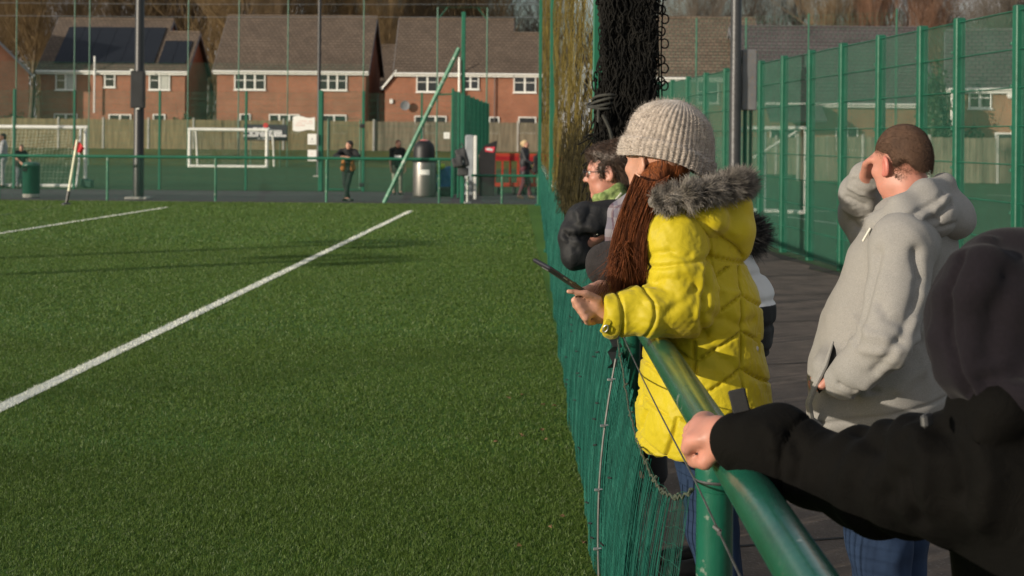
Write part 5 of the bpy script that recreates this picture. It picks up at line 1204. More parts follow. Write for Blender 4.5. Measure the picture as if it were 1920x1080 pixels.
# hood bag on the back, fur trim round it
S = SDF(.006); S.cap(P(1296, 408, 4.52), P(1372, 432, 4.60), .060, .072, .04, L=A3(0,1,0), sc=1.6); S.cap(P(1366, 422, 4.60), P(1379, 466, 4.60), .068, .050, .03, L=A3(0,1,0), sc=1.5); S.cap(P(1330, 385, 4.6), P(1380, 385, 4.6), .055, .050, .03, L=A3(0,1,0), sc=1.6)
S.cap(P(1270, 402, 4.46), P(1330, 408, 4.46), .045, .055, .03)
solid('hood', S, YEL, jk, 2, lambda V: ridges(V, [([P(1262, 395, 4.40), P(1320, 420, 4.39), P(1370, 465, 4.44), P(1392, 488, 4.5)], .010, -.016), ([P(1300, 408, 4.4), P(1345, 442, 4.4), P(1380, 478, 4.4)], .014, .008), ([P(1300, 395, 4.39), P(1350, 418, 4.4), P(1385, 440, 4.45)], .014, .006)])+.004*sines(V, 6, 15))
FURG = mat('grey_fur', (.085,.074,.064), .8, .6, 34, col2=(.44,.395,.35), detail=3); FURB = mat('black_fur', (.006,.006,.006), .8, .6, 55, col2=(.03,.028,.027), detail=2)
def fur(name, path, n, rad, l0, l1, m, parent, bias, r0=.0017, seed=1, core=None):
    r = np.random.default_rng(seed); path = np.array(path); seg = np.linalg.norm(np.diff(path, axis=0), axis=1); cs = np.concatenate([[0], np.cumsum(seg)]); t = r.uniform(0, cs[-1], n)
    c = np.column_stack([np.interp(t, cs, path[:, i]) for i in range(3)]); tg = np.column_stack([np.interp(t+.01, cs, path[:, i])-np.interp(t-.01, cs, path[:, i]) for i in range(3)]); tg /= np.maximum(1e-9, np.linalg.norm(tg, axis=1))[:, None]
    d = r.normal(size=(n, 3)); d -= tg*(d*tg).sum(1)[:, None]; d /= np.linalg.norm(d, axis=1)[:, None]; d = d+np.array(bias)*.55; d /= np.linalg.norm(d, axis=1)[:, None]
    tuft = r.normal(0, 1, (60, 3)); ti = (t/cs[-1]*59).astype(int); L = r.uniform(l0, l1, n)[:, None]
    ro = c+d*rad*.55; en = c+d*(rad+L)+tuft[ti]*.010+np.array(bias)*L*.45+tg*r.normal(0, .012, (n, 1)); mid = c+d*(rad+L*.6)+tuft[ti]*.003
    V, Q = strands(ro, en, mid, r0, 3, 3); o = nmesh(name, V, Q, m, parent)
    S = SDF(.008); S.chain(list(path), [rad]*len(path), .02); solid('fur_backing', S, m, o, 1); return o
fp = [P(1226, 386, 4.41), P(1262, 378, 4.37), P(1305, 370, 4.38), P(1345, 362, 4.42), P(1378, 354, 4.50), P(1394, 352, 4.60), P(1383, 352, 4.72), P(1340, 358, 4.82), P(1280, 372, 4.86), P(1240, 388, 4.84)]
fur('fur_trim', [q+A3(0, 0, .012) for q in fp], 21000, .021, .010, .040, FURG, jk, (.28, -.25, .05), .0009, 3)
# pocket flap with a press stud, cuff tab with a button
def patch(name, c, n, up, w, h, t, m, parent, bev=.004):
    n = unit(n); u = unit(np.array(up)-n*np.dot(up, n)); r = np.cross(u, n); R3 = np.stack([r, n, u], 1); mb = MB(); mb.box(c, (w, t, h), R3, bev); return mb.build(name, m, parent, True), R3
fc = P(1410, 648, 4.515); pf, R3 = patch('pocket_flap', fc, (.62, -.78, 0), (.05, 0, 1), .075, .085, .016, YEL, jk, .006)
mb = MB(); mb.lathe(fc+R3[:, 1]*.010+R3[:, 0]*.01-R3[:, 2]*.01, [(.002, -.004), (.009, -.003), (.0095, .002), (.005, .004), (.001, .004)], 12, np.stack([R3[:, 0], R3[:, 2], R3[:, 1]], 1)); mb.build('press_stud', STEEL, pf, True)
tc_ = P(1136, 612, 4.292); pt, R3 = patch('cuff_tab', tc_, (-.1, -.93, -.35), (.4, 0, 1), .022, .05, .010, YEL, jk, .004)
mb = MB(); mb.tube([tc_+R3 @ np.array((.007*math.cos(t), .010, .012*math.sin(t)-.002)) for t in np.linspace(0, 6.28, 14)], .0022, 6, False); mb.build('cuff_ring', STEEL, pt, True)
S = SDF(.008)
for sx_ in (4.56, 4.76):
    hp_ = P(1318, 800, sx_); limb(S, [P(1320, 770, ZW), hp_, A3(hp_[0]+.03, sx_, .48), A3(hp_[0]+.10, sx_, .10)], [.12, .112, .080, .062], .035)
solid('jeans', S, DENIM, woman, 1, lambda V: .005*sines(V, 6, 41, stretch=(1,1,.6)))
for sx_ in (4.56, 4.76):
    hp_ = P(1318, 800, sx_); an = A3(hp_[0]+.10, sx_, .07); S = SDF(.008); limb(S, [an+A3(.02, 0, -.01), an+A3(-.17, 0, -.03)], [.05, .038], .02); S.cap(an, an+A3(0, 0, .10), .05, .052); solid('boot', S, SHOE, woman, 1)
# beanie: ribbed knit, folded cuff, fuzz
WOOL = mat('oatmeal_wool', (.33,.275,.235), .9, .25, 60, .5, 260, col2=(.47,.405,.355), sheen=.4, bdist=.003)
hb = P(1247, 306, 4.6); ht_ = P(1284, 191, 4.6); ax = unit(ht_-hb); a1 = unit(P(1334, 327, 4.6)-P(1156, 281, 4.6)); a1 = unit(a1-ax*np.dot(a1, ax)*.6); a2 = A3(0, 1, 0)
Hh = np.linalg.norm(ht_-hb); T = np.concatenate([np.linspace(-.02, .30, 22), np.linspace(.305, 1, 44)]); nth = 312
prof = lambda t: np.interp(t, [-.05, 0, .12, .30, .45, .6, .72, .82, .90, .96, 1.0], [.985, .995, 1.02, 1.0, .965, .905, .82, .695, .53, .33, .05])
th = np.linspace(0, 2*math.pi, nth, endpoint=False); V = []
for t in T:
    cuff = .010*(1/(1+math.exp((t-.265)/.006)))*(1 if t < .3 else 0); fade = min(1, (1.02-t)*4)
    ribs = (.0062*np.abs(np.cos(th*26))**.8+.0016*np.sin(th*52+t*160))*fade+.003*np.sin(t*150+np.sin(th*26)*2)*fade
    rr_ = prof(t)*.1425+cuff+ribs+.004*np.sin(th*3+1)+.003*np.sin(th*5+t*7)
    c = hb+ax*Hh*t-a1*.012*math.sin(t*2)
    V.append(c+np.outer(rr_*np.cos(th), a1)+np.outer((rr_*.86)*np.sin(th), a2)+np.outer(-.012*(1-t)*np.cos(2*th), ax))
V = np.concatenate(V); m_ = len(T); Q = np.array([(i*nth+k, i*nth+(k+1) % nth, (i+1)*nth+(k+1) % nth, (i+1)*nth+k) for i in range(m_-1) for k in range(nth)])
hat = nmesh('beanie', V, Q, WOOL, woman, True)
ps, nn = on_surface(V, Q, 7000, R); nn = np.where(((ps-hb-ax*.08)*nn).sum(1)[:, None] < 0, -nn, nn)
e = ps+nn*R.uniform(.004, .013, (7000, 1))+R.normal(0, .004, (7000, 3)); V2, Q2 = strands(ps, e, (ps+e)/2+R.normal(0, .002, (7000, 3)), .00040, 3, 2); nmesh('fuzz', V2, Q2, WOOL, hat)
# long auburn hair
AUB = mat('auburn_hair', (.062,.016,.006), .6, .45, 60, .8, 130, col2=(.25,.074,.022), stretch=(2,2,.10), spec=.22, bdist=.006)
S = SDF(.007); limb(S, [P(1226, 335, 4.53), P(1208, 380, 4.49), P(1186, 440, 4.465), P(1178, 495, 4.455), P(1186, 530, 4.455)], [.042, .036, .026, .018, .010], .03)
S.ell(hc+A3(.03, 0, .0), (.085, .09, .10), .03)
hr = solid('hair', S, AUB, woman, 2, lambda V: .005*sines(V, 10, 51, stretch=(1.4,1.4,.22)))
n = 7500; u = R.uniform(0, 1, n); v = R.normal(0, 1, n)
ro = np.array([P(1190+66*a, 326+14*math.sin(a*3), 4.425+.08*b) for a, b in zip(u, R.random(n))]); mid = np.array([P(1152+50*a+2.5*c, 425+6*c, 4.378+.07*b) for a, b, c in zip(u, R.random(n), v)])
en = np.array([P(1148+58*a**1.2+5*c, 498+52*b+6*c, 4.385+.06*b) for a, b, c in zip(u, R.random(n), v)])
V, Q = strands(ro, en, mid, R.uniform(.0005, .0011, n), 3, 8, .0003); nmesh('strand', V, Q, AUB, hr)
n = 160; ro = np.array([P(1160+20*a, 450+40*b, 4.38) for a, b in R.random((n, 2))]); en = ro+np.array([(R.normal(-.045, .035), R.normal(0, .02), R.normal(-.13, .04)) for _ in range(n)]); V, Q = strands(ro, en, (ro+en)/2+R.normal(0, .018, (n, 3)), .0009, 3, 5); nmesh('wisp', V, Q, AUB, hr)
# phone in her hands
pa, pb = P(1014, 494, 4.20), P(1092, 546, 4.36); e1 = unit(pa-pb); vw = unit((pa+pb)/2-A3(0, 0, HC)); nrm = unit(np.cross(e1, vw)); nrm = nrm if nrm[2] > 0 else -nrm; nrm = unit(nrm+vw*.10); nrm = nrm if nrm[2] > 0 else -nrm; e2 = np.cross(nrm, e1)
Rp = np.stack([e1, e2, nrm], 1); Lp = np.linalg.norm(pa-pb); ph = empty('smartphone', (pa+pb)/2, 'dark smartphone held over the netting in both hands', 'phone')
mb = MB(); mb.box((pa+pb)/2, (Lp, .078, .012), Rp, .004); pbod = mb.build('case', mat('phone_case', (.03,.028,.035), .4, .3, 12), ph, True)
mb = MB(); mb.box((pa+pb)/2+nrm*.0064, (Lp-.012, .070, .001), Rp); mb.build('screen', mat('dark_glass', (.01,.01,.012), .08), ph)
mb = MB(); mb.box(pa-e1*.026-nrm*.007+e2*.014, (.028, .030, .004), Rp, .0015); mb.build('camera_bump', mat('grey_metal', (.2,.2,.2), .3, metal=.6), pbod)
mb = MB(); sg = -1 if e2[1] > 0 else 1; mb.box((pa+pb)/2+e1*.03+e2*sg*.0395, (.020, .002, .003), Rp); mb.box((pa+pb)/2+e1*.0-e2*-sg*.0395, (.012, .002, .003), Rp); mb.build('side_button', STEEL, pbod)
# ---------------------------------------------------------------- man in grey hoodie
ZM = 4.5; bf = unit((-.85, .5, 0)); bl = A3(-.5, -.85, 0)
mc = P(1689, 306, ZM); mf = A3(-.50, .85, -.14)
S = SDF(.006); Wm = head_prims(S, mc, mf, 0.94)
limb(S, [mc+A3(.02, -.01, -.07), P(1712, 425, ZM)], [.066, .078], .03)
mls, mle, mlw = P(1692, 462, 4.24), P(1660, 640, 4.13), P(1574, 712, 4.26)
mrs, mre, mrw = P(1650, 455, 4.76), P(1608, 402, 4.82), P(1626, 330, 4.66)
limb(S, [P(1712, 440, ZM), P(1690, 520, ZM), P(1656, 660, ZM), P(1662, 780, ZM)], [.09, .13, .165, .15], .05, L=bl, sc=1.25)
limb(S, [P(1705, 445, ZM), mls, mle, mlw], [.08, .055, .045, .030], .03); limb(S, [P(1705, 445, ZM), mrs, mre, mrw], [.08, .055, .045, .030], .03)
hand_prims(S, mlw, P(1545, 735, 4.36)-mlw, (-.2, .9, .2), 1, .5, 1.1)
hand_prims(S, mrw, P(1640, 285, 4.56)-mrw, (.55, -.75, -.2), 1, .35, 1.1)
for q in (-1, 1):
    hp_ = P(1662, 800, ZM)+bl*.10*q; hp_[2] = .80; kn = A3(hp_[0]+.01, hp_[1], .47); an = A3(hp_[0]+.03, hp_[1], .09); limb(S, [hp_, kn, an, an+bf*.17-A3(0, 0, .05)], [.105, .07, .045, .034], .03)
man = body_mesh('person in a light grey hoodie with cropped hair shading the eyes by the walkway', S, SKINR)
# cropped hair: a thin shell and thousands of short bristles
S = SDF(.006); Rm = frame(mf); S.ell(Wm(0, -.016, .042), np.array((.0785, .0995, .0885))*0.94, .02, Rm); S.ell(Wm(0, -.052, -.010), np.array((.072, .060, .070))*0.94, .03, Rm)
S.box(Wm(0, .105, -.06), (.12, .062, .10), .0, .02, Rm @ np.array(((1,0,0),(0,math.cos(.25),-math.sin(.25)),(0,math.sin(.25),math.cos(.25)))), op=-1)
S.box(Wm(0, .02, -.105), (.12, .12, .058), .0, .02, Rm @ np.array(((1,0,0),(0,math.cos(-.35),-math.sin(-.35)),(0,math.sin(-.35),math.cos(-.35)))), op=-1)
for q in (-1, 1): S.ell(Wm(.084*q, -.006, -.014), (.022, .030, .042), .008, Rm, op=-1)
CROP = mat('cropped_hair', (.070,.036,.021), .85, .2, 30, .15, 420, col2=(.095,.050,.029), bdist=.001)
V, Q = S.mesh(1); hh = nmesh('hair', V, Q, CROP, man, True)
ps, nn = on_surface(V, Q, 15000, R); dn = Rm @ np.array((0, -.3, -.6)); e = ps+(nn*.6+dn*.8)*R.uniform(.003, .007, (15000, 1))+R.normal(0, .0008, (15000, 3)); V, Q = strands(ps, e, (ps+e)/2, .0004, 3, 1); nmesh('bristle', V, Q, CROP, hh)
S = SDF(.007); S.ell(Wm(0, -.014, .040), np.array((.0772, .0990, .0885))*0.94, .02, Rm); S.ell(Wm(0, -.050, -.018), np.array((.0705, .0600, .0740))*0.94, .03, Rm)
V, Q = S.mesh(1); ps, nn = on_surface(V, Q, 16000, R); lc = (ps-mc) @ Rm/0.94
kp = (lc[:, 1] < .062+.25*lc[:, 2]+R.normal(0, .006, 16000)) & (lc[:, 2] > -.052-.35*(lc[:, 1]+.05)+R.normal(0, .007, 16000)) & ~((np.abs(lc[:, 0]) > .055) & (((lc[:, 1]+.004)/.026)**2+((lc[:, 2]+.012)/.036)**2 < 1)) & ~((lc[:, 2] < .012+R.normal(0, .006, 16000)) & (lc[:, 1] > .012))
ps, nn = ps[kp], nn[kp]; e = ps+(nn*.7+dn*.7)*R.uniform(.003, .006, (len(ps), 1)); V, Q = strands(ps-nn*.002, e, (ps+e)/2, .0005, 3, 1); nmesh('hairline_stubble', V, Q, CROP, hh)
GREYH = mat('grey_marl', (.235,.226,.214), .95, .10, 330, .3, 420, col2=(.290,.280,.266), sheen=.04, bdist=.002, detail=8, spec=.2)
S = SDF(.006)
limb(S, [P(1712, 430, ZM), P(1694, 500, ZM), P(1664, 620, ZM), P(1654, 700, ZM), P(1650, 860, ZM)], [.115, .165, .198, .212, .205], .05, L=bl, sc=1.12)
limb(S, [P(1705, 440, ZM), mls], [.12, .098], .05); limb(S, [P(1705, 440, ZM), mrs], [.12, .085], .05)
limb(S, [mls, P(1682, 550, 4.18), P(1660, 640, 4.12)], [.098, .090, .082], .014); limb(S, [P(1660, 640, 4.12), P(1610, 690, 4.18), P(1578, 714, 4.24)], [.082, .066, .056], .012)
limb(S, [mrs, mre], [.085, .066], .03); limb(S, [mre, P(1612, 360, 4.75), P(1622, 332, 4.68)], [.066, .060, .050], .03)
pk = P(1548, 735, 4.34)
S.cap(P(1556, 690, 4.36), P(1560, 775, 4.40), .055, .075, .05, L=bl, sc=1.3)
hv = unit(P(1795, 758, ZM)-P(1560, 803, ZM)); up_ = unit(np.cross(hv, A3(0, 1, 0))); up_ = up_ if up_[2] > 0 else -up_; Rb = np.stack([hv, np.cross(up_, hv), up_], 1)
S.box((P(1795, 758, ZM)+P(1560, 803, ZM))/2-up_*.30, (.6, .6, .30), .0, .012, Rb, op=-1)
S.chain([P(1560, 645, 4.27), P(1549, 680, 4.26), P(1538, 722, 4.28)], [.010, .020, .020], .01, op=-1)
hl = lambda t: [P(1560+t*57, 803-t*11-36, ZM-.23+.0*t) for t in (0,)]
def hoodie_disp(V):
    q = (V-P(1560, 803, ZM)) @ up_; hem = -.007*np.exp(-((q-.062)/.007)**2)-.006*np.exp(-((q-.0)/.02)**2)
    tu, du = along(V, mls, mle); tf, df = along(V, mle, mlw); ar, da = along(V, mre, mrw)
    ub, dub = along(V, mrs, mre)
    cr = .010*np.sin((ar*9+2.2*np.sin(V[:, 1]*16+V[:,0]*9)))*np.exp(-(np.maximum(0, da-.07)/.02)**2)*(da < .095)*(ar > -.6)
    slv = ridges(V, [([P(1584, 352, 4.7), P(1610, 366, 4.7), P(1642, 372, 4.7)], .010, .009), ([P(1580, 372, 4.7), P(1606, 388, 4.7), P(1640, 392, 4.7)], .009, -.009), ([P(1580, 392, 4.7), P(1604, 408, 4.7), P(1636, 408, 4.7)], .010, .009), ([P(1588, 414, 4.7), P(1610, 424, 4.7), P(1632, 420, 4.7)], .008, -.008), ([P(1592, 338, 4.7), P(1614, 350, 4.7), P(1640, 352, 4.7)], .008, -.007), ([P(1604, 322, 4.7), P(1626, 334, 4.7), P(1642, 336, 4.7)], .007, .005)])
    return slv+hem+cr*.4+.004*sines(V, 3.2, 61, stretch=(1,1,.6))+.0015*sines(V, 9, 62)+1.15*ridges(V, [
        ([P(1640, 475, 4.24), P(1622, 560, 4.20), P(1600, 640, 4.20)], .020, -.012), ([P(1722, 470, 4.26), P(1735, 520, 4.28), P(1715, 590, 4.26), P(1698, 640, 4.28)], .018, -.016),
        ([P(1598, 596, 4.16), P(1622, 622, 4.12), P(1656, 632, 4.11)], .014, .006), ([P(1588, 634, 4.16), P(1612, 660, 4.12), P(1650, 668, 4.10)], .014, .006), ([P(1640, 560, 4.1), P(1665, 590, 4.1), P(1690, 600, 4.1)], .016, -.006),
        ([P(1690, 640, 4.28), P(1668, 672, 4.26), P(1640, 700, 4.28)], .014, -.010), ([P(1720, 600, 4.26), P(1695, 650, 4.26), P(1655, 700, 4.28), P(1625, 730, 4.28)], .020, .010), ([P(1760, 580, 4.36), P(1725, 640, 4.30), P(1690, 690, 4.28)], .022, .012), ([P(1775, 640, 4.40), P(1735, 690, 4.32), P(1690, 730, 4.28)], .022, .010), ([P(1745, 610, 4.32), P(1710, 670, 4.29)], .014, -.010),
        ([P(1570, 726, 4.27), P(1600, 740, 4.24), P(1640, 738, 4.25)], .010, -.010), ([P(1540, 735, 4.26), P(1575, 752, 4.24), P(1650, 745, 4.26)], .007, .007)])
hd = solid('hoodie', S, GREYH, man, 2, hoodie_disp)
S = SDF(.006)
nk = [P(1630, 436, 4.56), P(1650, 418, 4.36), P(1690, 392, 4.30), P(1735, 362, 4.34), P(1768, 348, 4.46), P(1768, 350, 4.62), P(1735, 368, 4.72), P(1685, 400, 4.74)]
S.chain(nk, [.028, .032, .036, .036, .034, .034, .034, .03], .03)
S.chain([P(1650, 440, 4.35), P(1700, 425, 4.26), P(1752, 405, 4.32), P(1782, 400, 4.46), P(1776, 402, 4.66), P(1700, 425, 4.76)], [.036, .048, .058, .060, .055, .04], .04)
S.ell(P(1772, 415, 4.48), (.075, .13, .060), .04)
def hood_disp(V): return .003*sines(V, 6, 64)+ridges(V, [([P(1635, 432, 4.30), P(1690, 405, 4.26), P(1740, 380, 4.28), P(1775, 358, 4.38)], .008, -.010), ([P(1722, 412, 4.24), P(1755, 395, 4.27), P(1785, 365, 4.40)], .013, .010), ([P(1740, 415, 4.25), P(1770, 400, 4.30), P(1790, 375, 4.40)], .010, -.016), ([P(1770, 430, 4.32), P(1800, 422, 4.42)], .008, -.008)])
ho = solid('hood', S, GREYH, hd, 2, hood_disp)
mb = MB(); mb.tube([P(1632, 428, 4.32), P(1626, 438, 4.32), P(1618, 452, 4.33)], .004, 6); mb.build('drawstring', mat('pale_cord', (.6,.58,.52), .8), hd, True)
S = SDF(.008)
for q in (-1, 1):
    hp_ = P(1662, 800, ZM)+bl*.10*q; hp_[2] = .80; limb(S, [P(1660, 770, ZM), hp_, A3(hp_[0]+.01, hp_[1], .47), A3(hp_[0]+.03, hp_[1], .10)], [.165, .135, .095, .075], .04)
jn = solid('jeans', S, DENIM, man, 1, lambda V: .006*sines(V, 6, 42, stretch=(1,1,.7)))
mb = MB(); mb.box(P(1655, 812, 4.30), (.05, .008, .045), frame((-.3,-.95,0)).T, .002); mb.build('belt_patch', mat('dark_leather', (.03,.025,.02), .6), jn)
for q in (-1, 1):
    hp_ = P(1662, 800, ZM)+bl*.10*q; an = A3(hp_[0]+.03, hp_[1], .06); S = SDF(.008); limb(S, [an-bf*.03, an+bf*.2-A3(0,0,.02)], [.052, .042], .02); solid('shoe', S, SHOE, man, 1)
E_ = [P(1562, 640, 4.26), P(1548, 685, 4.24), P(1528, 724, 4.24), P(1516, 756, 4.26), P(1521, 786, 4.30), P(1545, 802, 4.34)]
mb = MB(); mb.tube(E_, [.004, .007, .009, .010, .010, .008], 8); pe = mb.build('pocket_edge', GREYH, hd, True)
V = []; In = [P(1566, 650, 4.27), P(1572, 684, 4.25), P(1560, 716, 4.25), P(1548, 738, 4.27)]
mb = MB(); mb.prism([P(1562, 642, 4.262), P(1549, 685, 4.245), P(1530, 724, 4.245), P(1536, 738, 4.26), P(1558, 716, 4.25), P(1571, 684, 4.25), P(1567, 655, 4.262)], (0, .006, 0)); mb.build('pocket_gap_shade', mat('pocket_shade', (.012,.012,.012), .95), hd)  # near-black sheet painted as the shaded gap inside the pocket opening
S = SDF(.004); S.cap(P(1540, 724, 4.238), P(1553, 712, 4.238), .012, .014); solid('knuckle', S, SKINR, man, 1)
S = SDF(.003); Re = frame(mf) @ np.array(((math.cos(-.42), -math.sin(-.42), 0), (math.sin(-.42), math.cos(-.42), 0), (0, 0, 1.)))
S.ell(Wm(-.0805, -.010, -.010), np.array((.0105, .0205, .0345))*0.94, .006, Re); S.ell(Wm(-.0905, -.004, -.008), np.array((.008, .010, .020))*0.94, .005, Re, op=-1); S.ell(Wm(-.079, .003, -.036), np.array((.008, .010, .011))*0.94, .006, Re)
solid('ear', S, mat('flushed_skin', (.50,.165,.13), .5, .1, 20, sss=.15), man, 1)
# ---------------------------------------------------------------- man with glasses
ZG7 = 7.0; gc = P(1143, 322, ZG7); gf = A3(-.97, .2, -.10); gs = 1.12
S = SDF(.007); Wg = head_prims(S, gc, gf, gs)
limb(S, [gc+A3(.03, 0, -.07), P(1172, 410, ZG7)], [.062, .07], .03); limb(S, [P(1172, 415, ZG7), P(1178, 470, ZG7), P(1190, 600, ZG7), P(1195, 660, ZG7)], [.09, .125, .13, .13], .05, L=A3(0,1,0), sc=1.3)
gls, gle, glw = P(1158, 412, 6.80), P(1082, 462, 6.76), P(1128, 484, 6.95); grs, gre, grw = P(1158, 412, 7.22), P(1092, 470, 7.25), P(1125, 480, 7.02)
for a, b, c in ((gls, gle, glw), (grs, gre, grw)): limb(S, [P(1172, 415, ZG7), a, b, c], [.08, .052, .042, .028], .03)
hand_prims(S, glw, A3(.5, .75, -.1), (0, 0, -1), 1, .5); hand_prims(S, grw, A3(.4, -.8, -.1), (0, 0, -1), -1, .5)
for q in (-1, 1): hp_ = A3(P(1195, 660, ZG7)[0], ZG7+.1*q, .9); limb(S, [hp_, A3(hp_[0]+.03, hp_[1], .48), A3(hp_[0]+.08, hp_[1], .09), A3(hp_[0]-.08, hp_[1], .04)], [.1, .065, .043, .03], .03)
gman = body_mesh('person with glasses and brown hair in a dark jacket leaning by the bunched net', S, SKINR)
S = SDF(.006); Rg = frame(gf); S.ell(Wg(0, -.030, .050), np.array((.086, .098, .086))*gs, .02, Rg); S.ell(Wg(0, -.072, -.020), np.array((.070, .046, .075))*gs, .03, Rg); S.ell(Wg(0, .045, .088), np.array((.062, .050, .032))*gs, .03, Rg)
for q in (-1, 1): S.cap(Wg(.070*q, .022, .02), Wg(.074*q, .018, -.025), .018, .010, .015); S.ell(Wg(.088*q, -.006, -.012), (.022, .024, .040), .006, Rg, op=-1)
V, Q = S.mesh(1); V = V+normals(V, Q)*(.006*sines(V, 11, 71, stretch=(1,1,.5)))[:, None]; gh = nmesh('hair', V, Q, HAIRB, gman, True)
n = 3200; ps, nn = on_surface(V, Q, n, R); sw = Rg @ np.array((0, -.35, -.55)); e = ps+(nn*.55+sw*.8)*R.uniform(.018, .045, (n, 1))+R.normal(0, .007, (n, 3)); V, Q = strands(ps-nn*.002, e, ps+nn*R.uniform(.008, .02, (n, 1)), .0014, 3, 3); nmesh('strand', V, Q, HAIRB, gh)
gl_ = MB()
for q in (-1, 1):
    c = Wg(.033*q, .108, .004); pts = [c+Rg @ (np.array((.025*math.copysign(abs(math.cos(t))**.6, math.cos(t)), 0, .017*math.copysign(abs(math.sin(t))**.6, math.sin(t))))*gs) for t in np.linspace(0, 6.28, 21)]; gl_.tube(pts, .0016, 6, False)
    gl_.tube([Wg(.058*q, .106, .010), Wg(.078*q, .06, .008), Wg(.083*q, .0, .004), Wg(.084*q, -.014, -.012)], .0018, 6)
gl_.tube([Wg(-.008, .110, .008), Wg(0, .114, .010), Wg(.008, .110, .008)], .0016, 6); gg = gl_.build('glasses', mat('thin_metal_frame', (.08,.08,.09), .3, metal=.7), gman, True)
mb = MB()
for q in (-1, 1): mb.box(Wg(.033*q, .108, .004), (.047*gs, .0015, .031*gs), Rg, .0004)
lm = bpy.data.materials.new('lens_glass'); lm.use_nodes = True; nt = lm.node_tree; bb_ = nt.nodes['Principled BSDF']; bb_.inputs['Transmission Weight'].default_value = 1; bb_.inputs['Roughness'].default_value = .02; bb_.inputs['IOR'].default_value = 1.05; mb.build('lens', lm, gg)
for q in (-1, 1): mb = MB(); mb.lathe(Wg(.032*q, .080, .004), [(.001, -.012), (.010, -.007), (.0125, 0), (.010, .007), (.001, .012)], 10); mb.build('eye', EYEM, gman, True)
GJ = mat('dark_waterproof', (.012,.0125,.0145), .66, .25, 7, .5, 20, spec=.3, bdist=.012, bdisto=1.2)
S = SDF(.008); limb(S, [P(1172, 405, ZG7), P(1178, 470, ZG7), P(1192, 580, ZG7), P(1195, 690, ZG7)], [.10, .150, .155, .165], .05, L=A3(0,1,0), sc=1.25)
limb(S, [P(1165, 405, ZG7), gls, P(1100, 410, 6.76), P(1078, 432, 6.75)], [.10, .088, .078, .068], .03); limb(S, [P(1074, 446, 6.74), P(1080, 480, 6.74)], [.072, .060], .02); limb(S, [P(1082, 478, 6.74), P(1120, 476, 6.88)], [.060, .048], .03)
limb(S, [P(1165, 405, ZG7), grs, gre, grw], [.10, .08, .065, .048], .03)
gj = solid('jacket', S, GJ, gman, 2, lambda V: .008*sines(V, 5, 81)+.005*sines(V, 12, 83, stretch=(1,1,.5))+ridges(V, [([P(1052, 438, 6.68), P(1078, 446, 6.66), P(1110, 446, 6.7)], .016, -.026), ([P(1075, 395, 6.7), P(1090, 425, 6.66), P(1120, 432, 6.7)], .018, .014), ([P(1065, 460, 6.67), P(1085, 470, 6.66)], .016, -.012), ([P(1110, 380, 6.7), P(1100, 420, 6.68)], .018, -.012)]))
FLE = mat('green_fleece', (.13,.20,.05), .9, .3, 30, .5, 120, col2=(.30,.38,.14)); S = SDF(.006)
for k, (dy, rr_) in enumerate(((0, .022), (14, .022), (27, .020))): S.chain([P(1118+4*k, 372+dy*.9, 6.95), P(1134+3*k, 368+dy, 6.87), P(1158+3*k, 352+dy, 6.88), P(1175+2*k, 348+dy, 7.0), P(1160, 352+dy, 7.12), P(1128, 368+dy, 7.08), P(1118+4*k, 372+dy*.9, 6.95)], [rr_]*7, .008)
solid('collar', S, FLE, gman, 1, lambda V: .003*sines(V, 16, 82))
mb = MB(); mb.tube([P(1124, 392, 6.83), P(1130, 398, 6.82), P(1150, 380, 6.80), P(1165, 362, 6.82)], .005, 6); mb.tube([P(1121, 398, 6.80), P(1117, 415, 6.72), P(1120, 440, 6.70)], .004, 6); mb.build('zip_trim', mat('pale_trim', (.5,.5,.4), .5), gj, True)
S = SDF(.01)
for q in (-1, 1): hp_ = A3(P(1195, 660, ZG7)[0], ZG7+.1*q, .9); limb(S, [hp_+A3(0, 0, .1), hp_, A3(hp_[0]+.03, hp_[1], .48), A3(hp_[0]+.08, hp_[1], .10)], [.13, .125, .085, .065], .03)
solid('trousers', S, BLACKC, gman, 1)
for q in (-1, 1): an = A3(P(1195, 660, ZG7)[0]+.08, ZG7+.1*q, .06); S = SDF(.01); limb(S, [an, an+A3(-.18, 0, -.02)], [.05, .04], .02); solid('shoe', S, SHOE, gman, 1)
# ---------------------------------------------------------------- person in black and white coat behind the woman
ZB5 = 5.6; pc = P(1236, 300, ZB5)
S = SDF(.010); Wp = head_prims(S, pc, (-.95, .3, -.1), 1.0); limb(S, [pc+A3(.03, 0, -.06), P(1275, 415, ZB5)], [.055, .06], .03)
limb(S, [P(1280, 425, ZB5), P(1310, 480, ZB5), P(1360, 590, ZB5), P(1368, 650, ZB5)], [.08, .115, .12, .12], .05, L=A3(0,1,0), sc=1.3)
pls, ple, plw = P(1235, 440, 5.42), P(1140, 498, 5.42), P(1200, 515, 5.62); prs, pre, prw = P(1240, 440, 5.80), P(1150, 500, 5.85), P(1200, 515, 5.64)
for a, b, c in ((pls, ple, plw), (prs, pre, prw)): limb(S, [P(1280, 425, ZB5), a, b, c], [.08, .048, .040, .026], .03)
hand_prims(S, plw, A3(.6, .7, 0), (0, 0, -1), 1, .5); hand_prims(S, prw, A3(.5, -.8, 0), (0, 0, -1), -1, .5)
for q in (-1, 1): hp_ = A3(P(1365, 660, ZB5)[0]-.02, ZB5+.09*q, .86); limb(S, [hp_, A3(hp_[0]-.03, hp_[1], .46), A3(hp_[0]-.02, hp_[1], .09), A3(hp_[0]-.17, hp_[1], .04)], [.09, .06, .04, .03], .03)
pp = body_mesh('person in a black and white coat with black fur hood and plaid scarf, half hidden', S, SKIN)
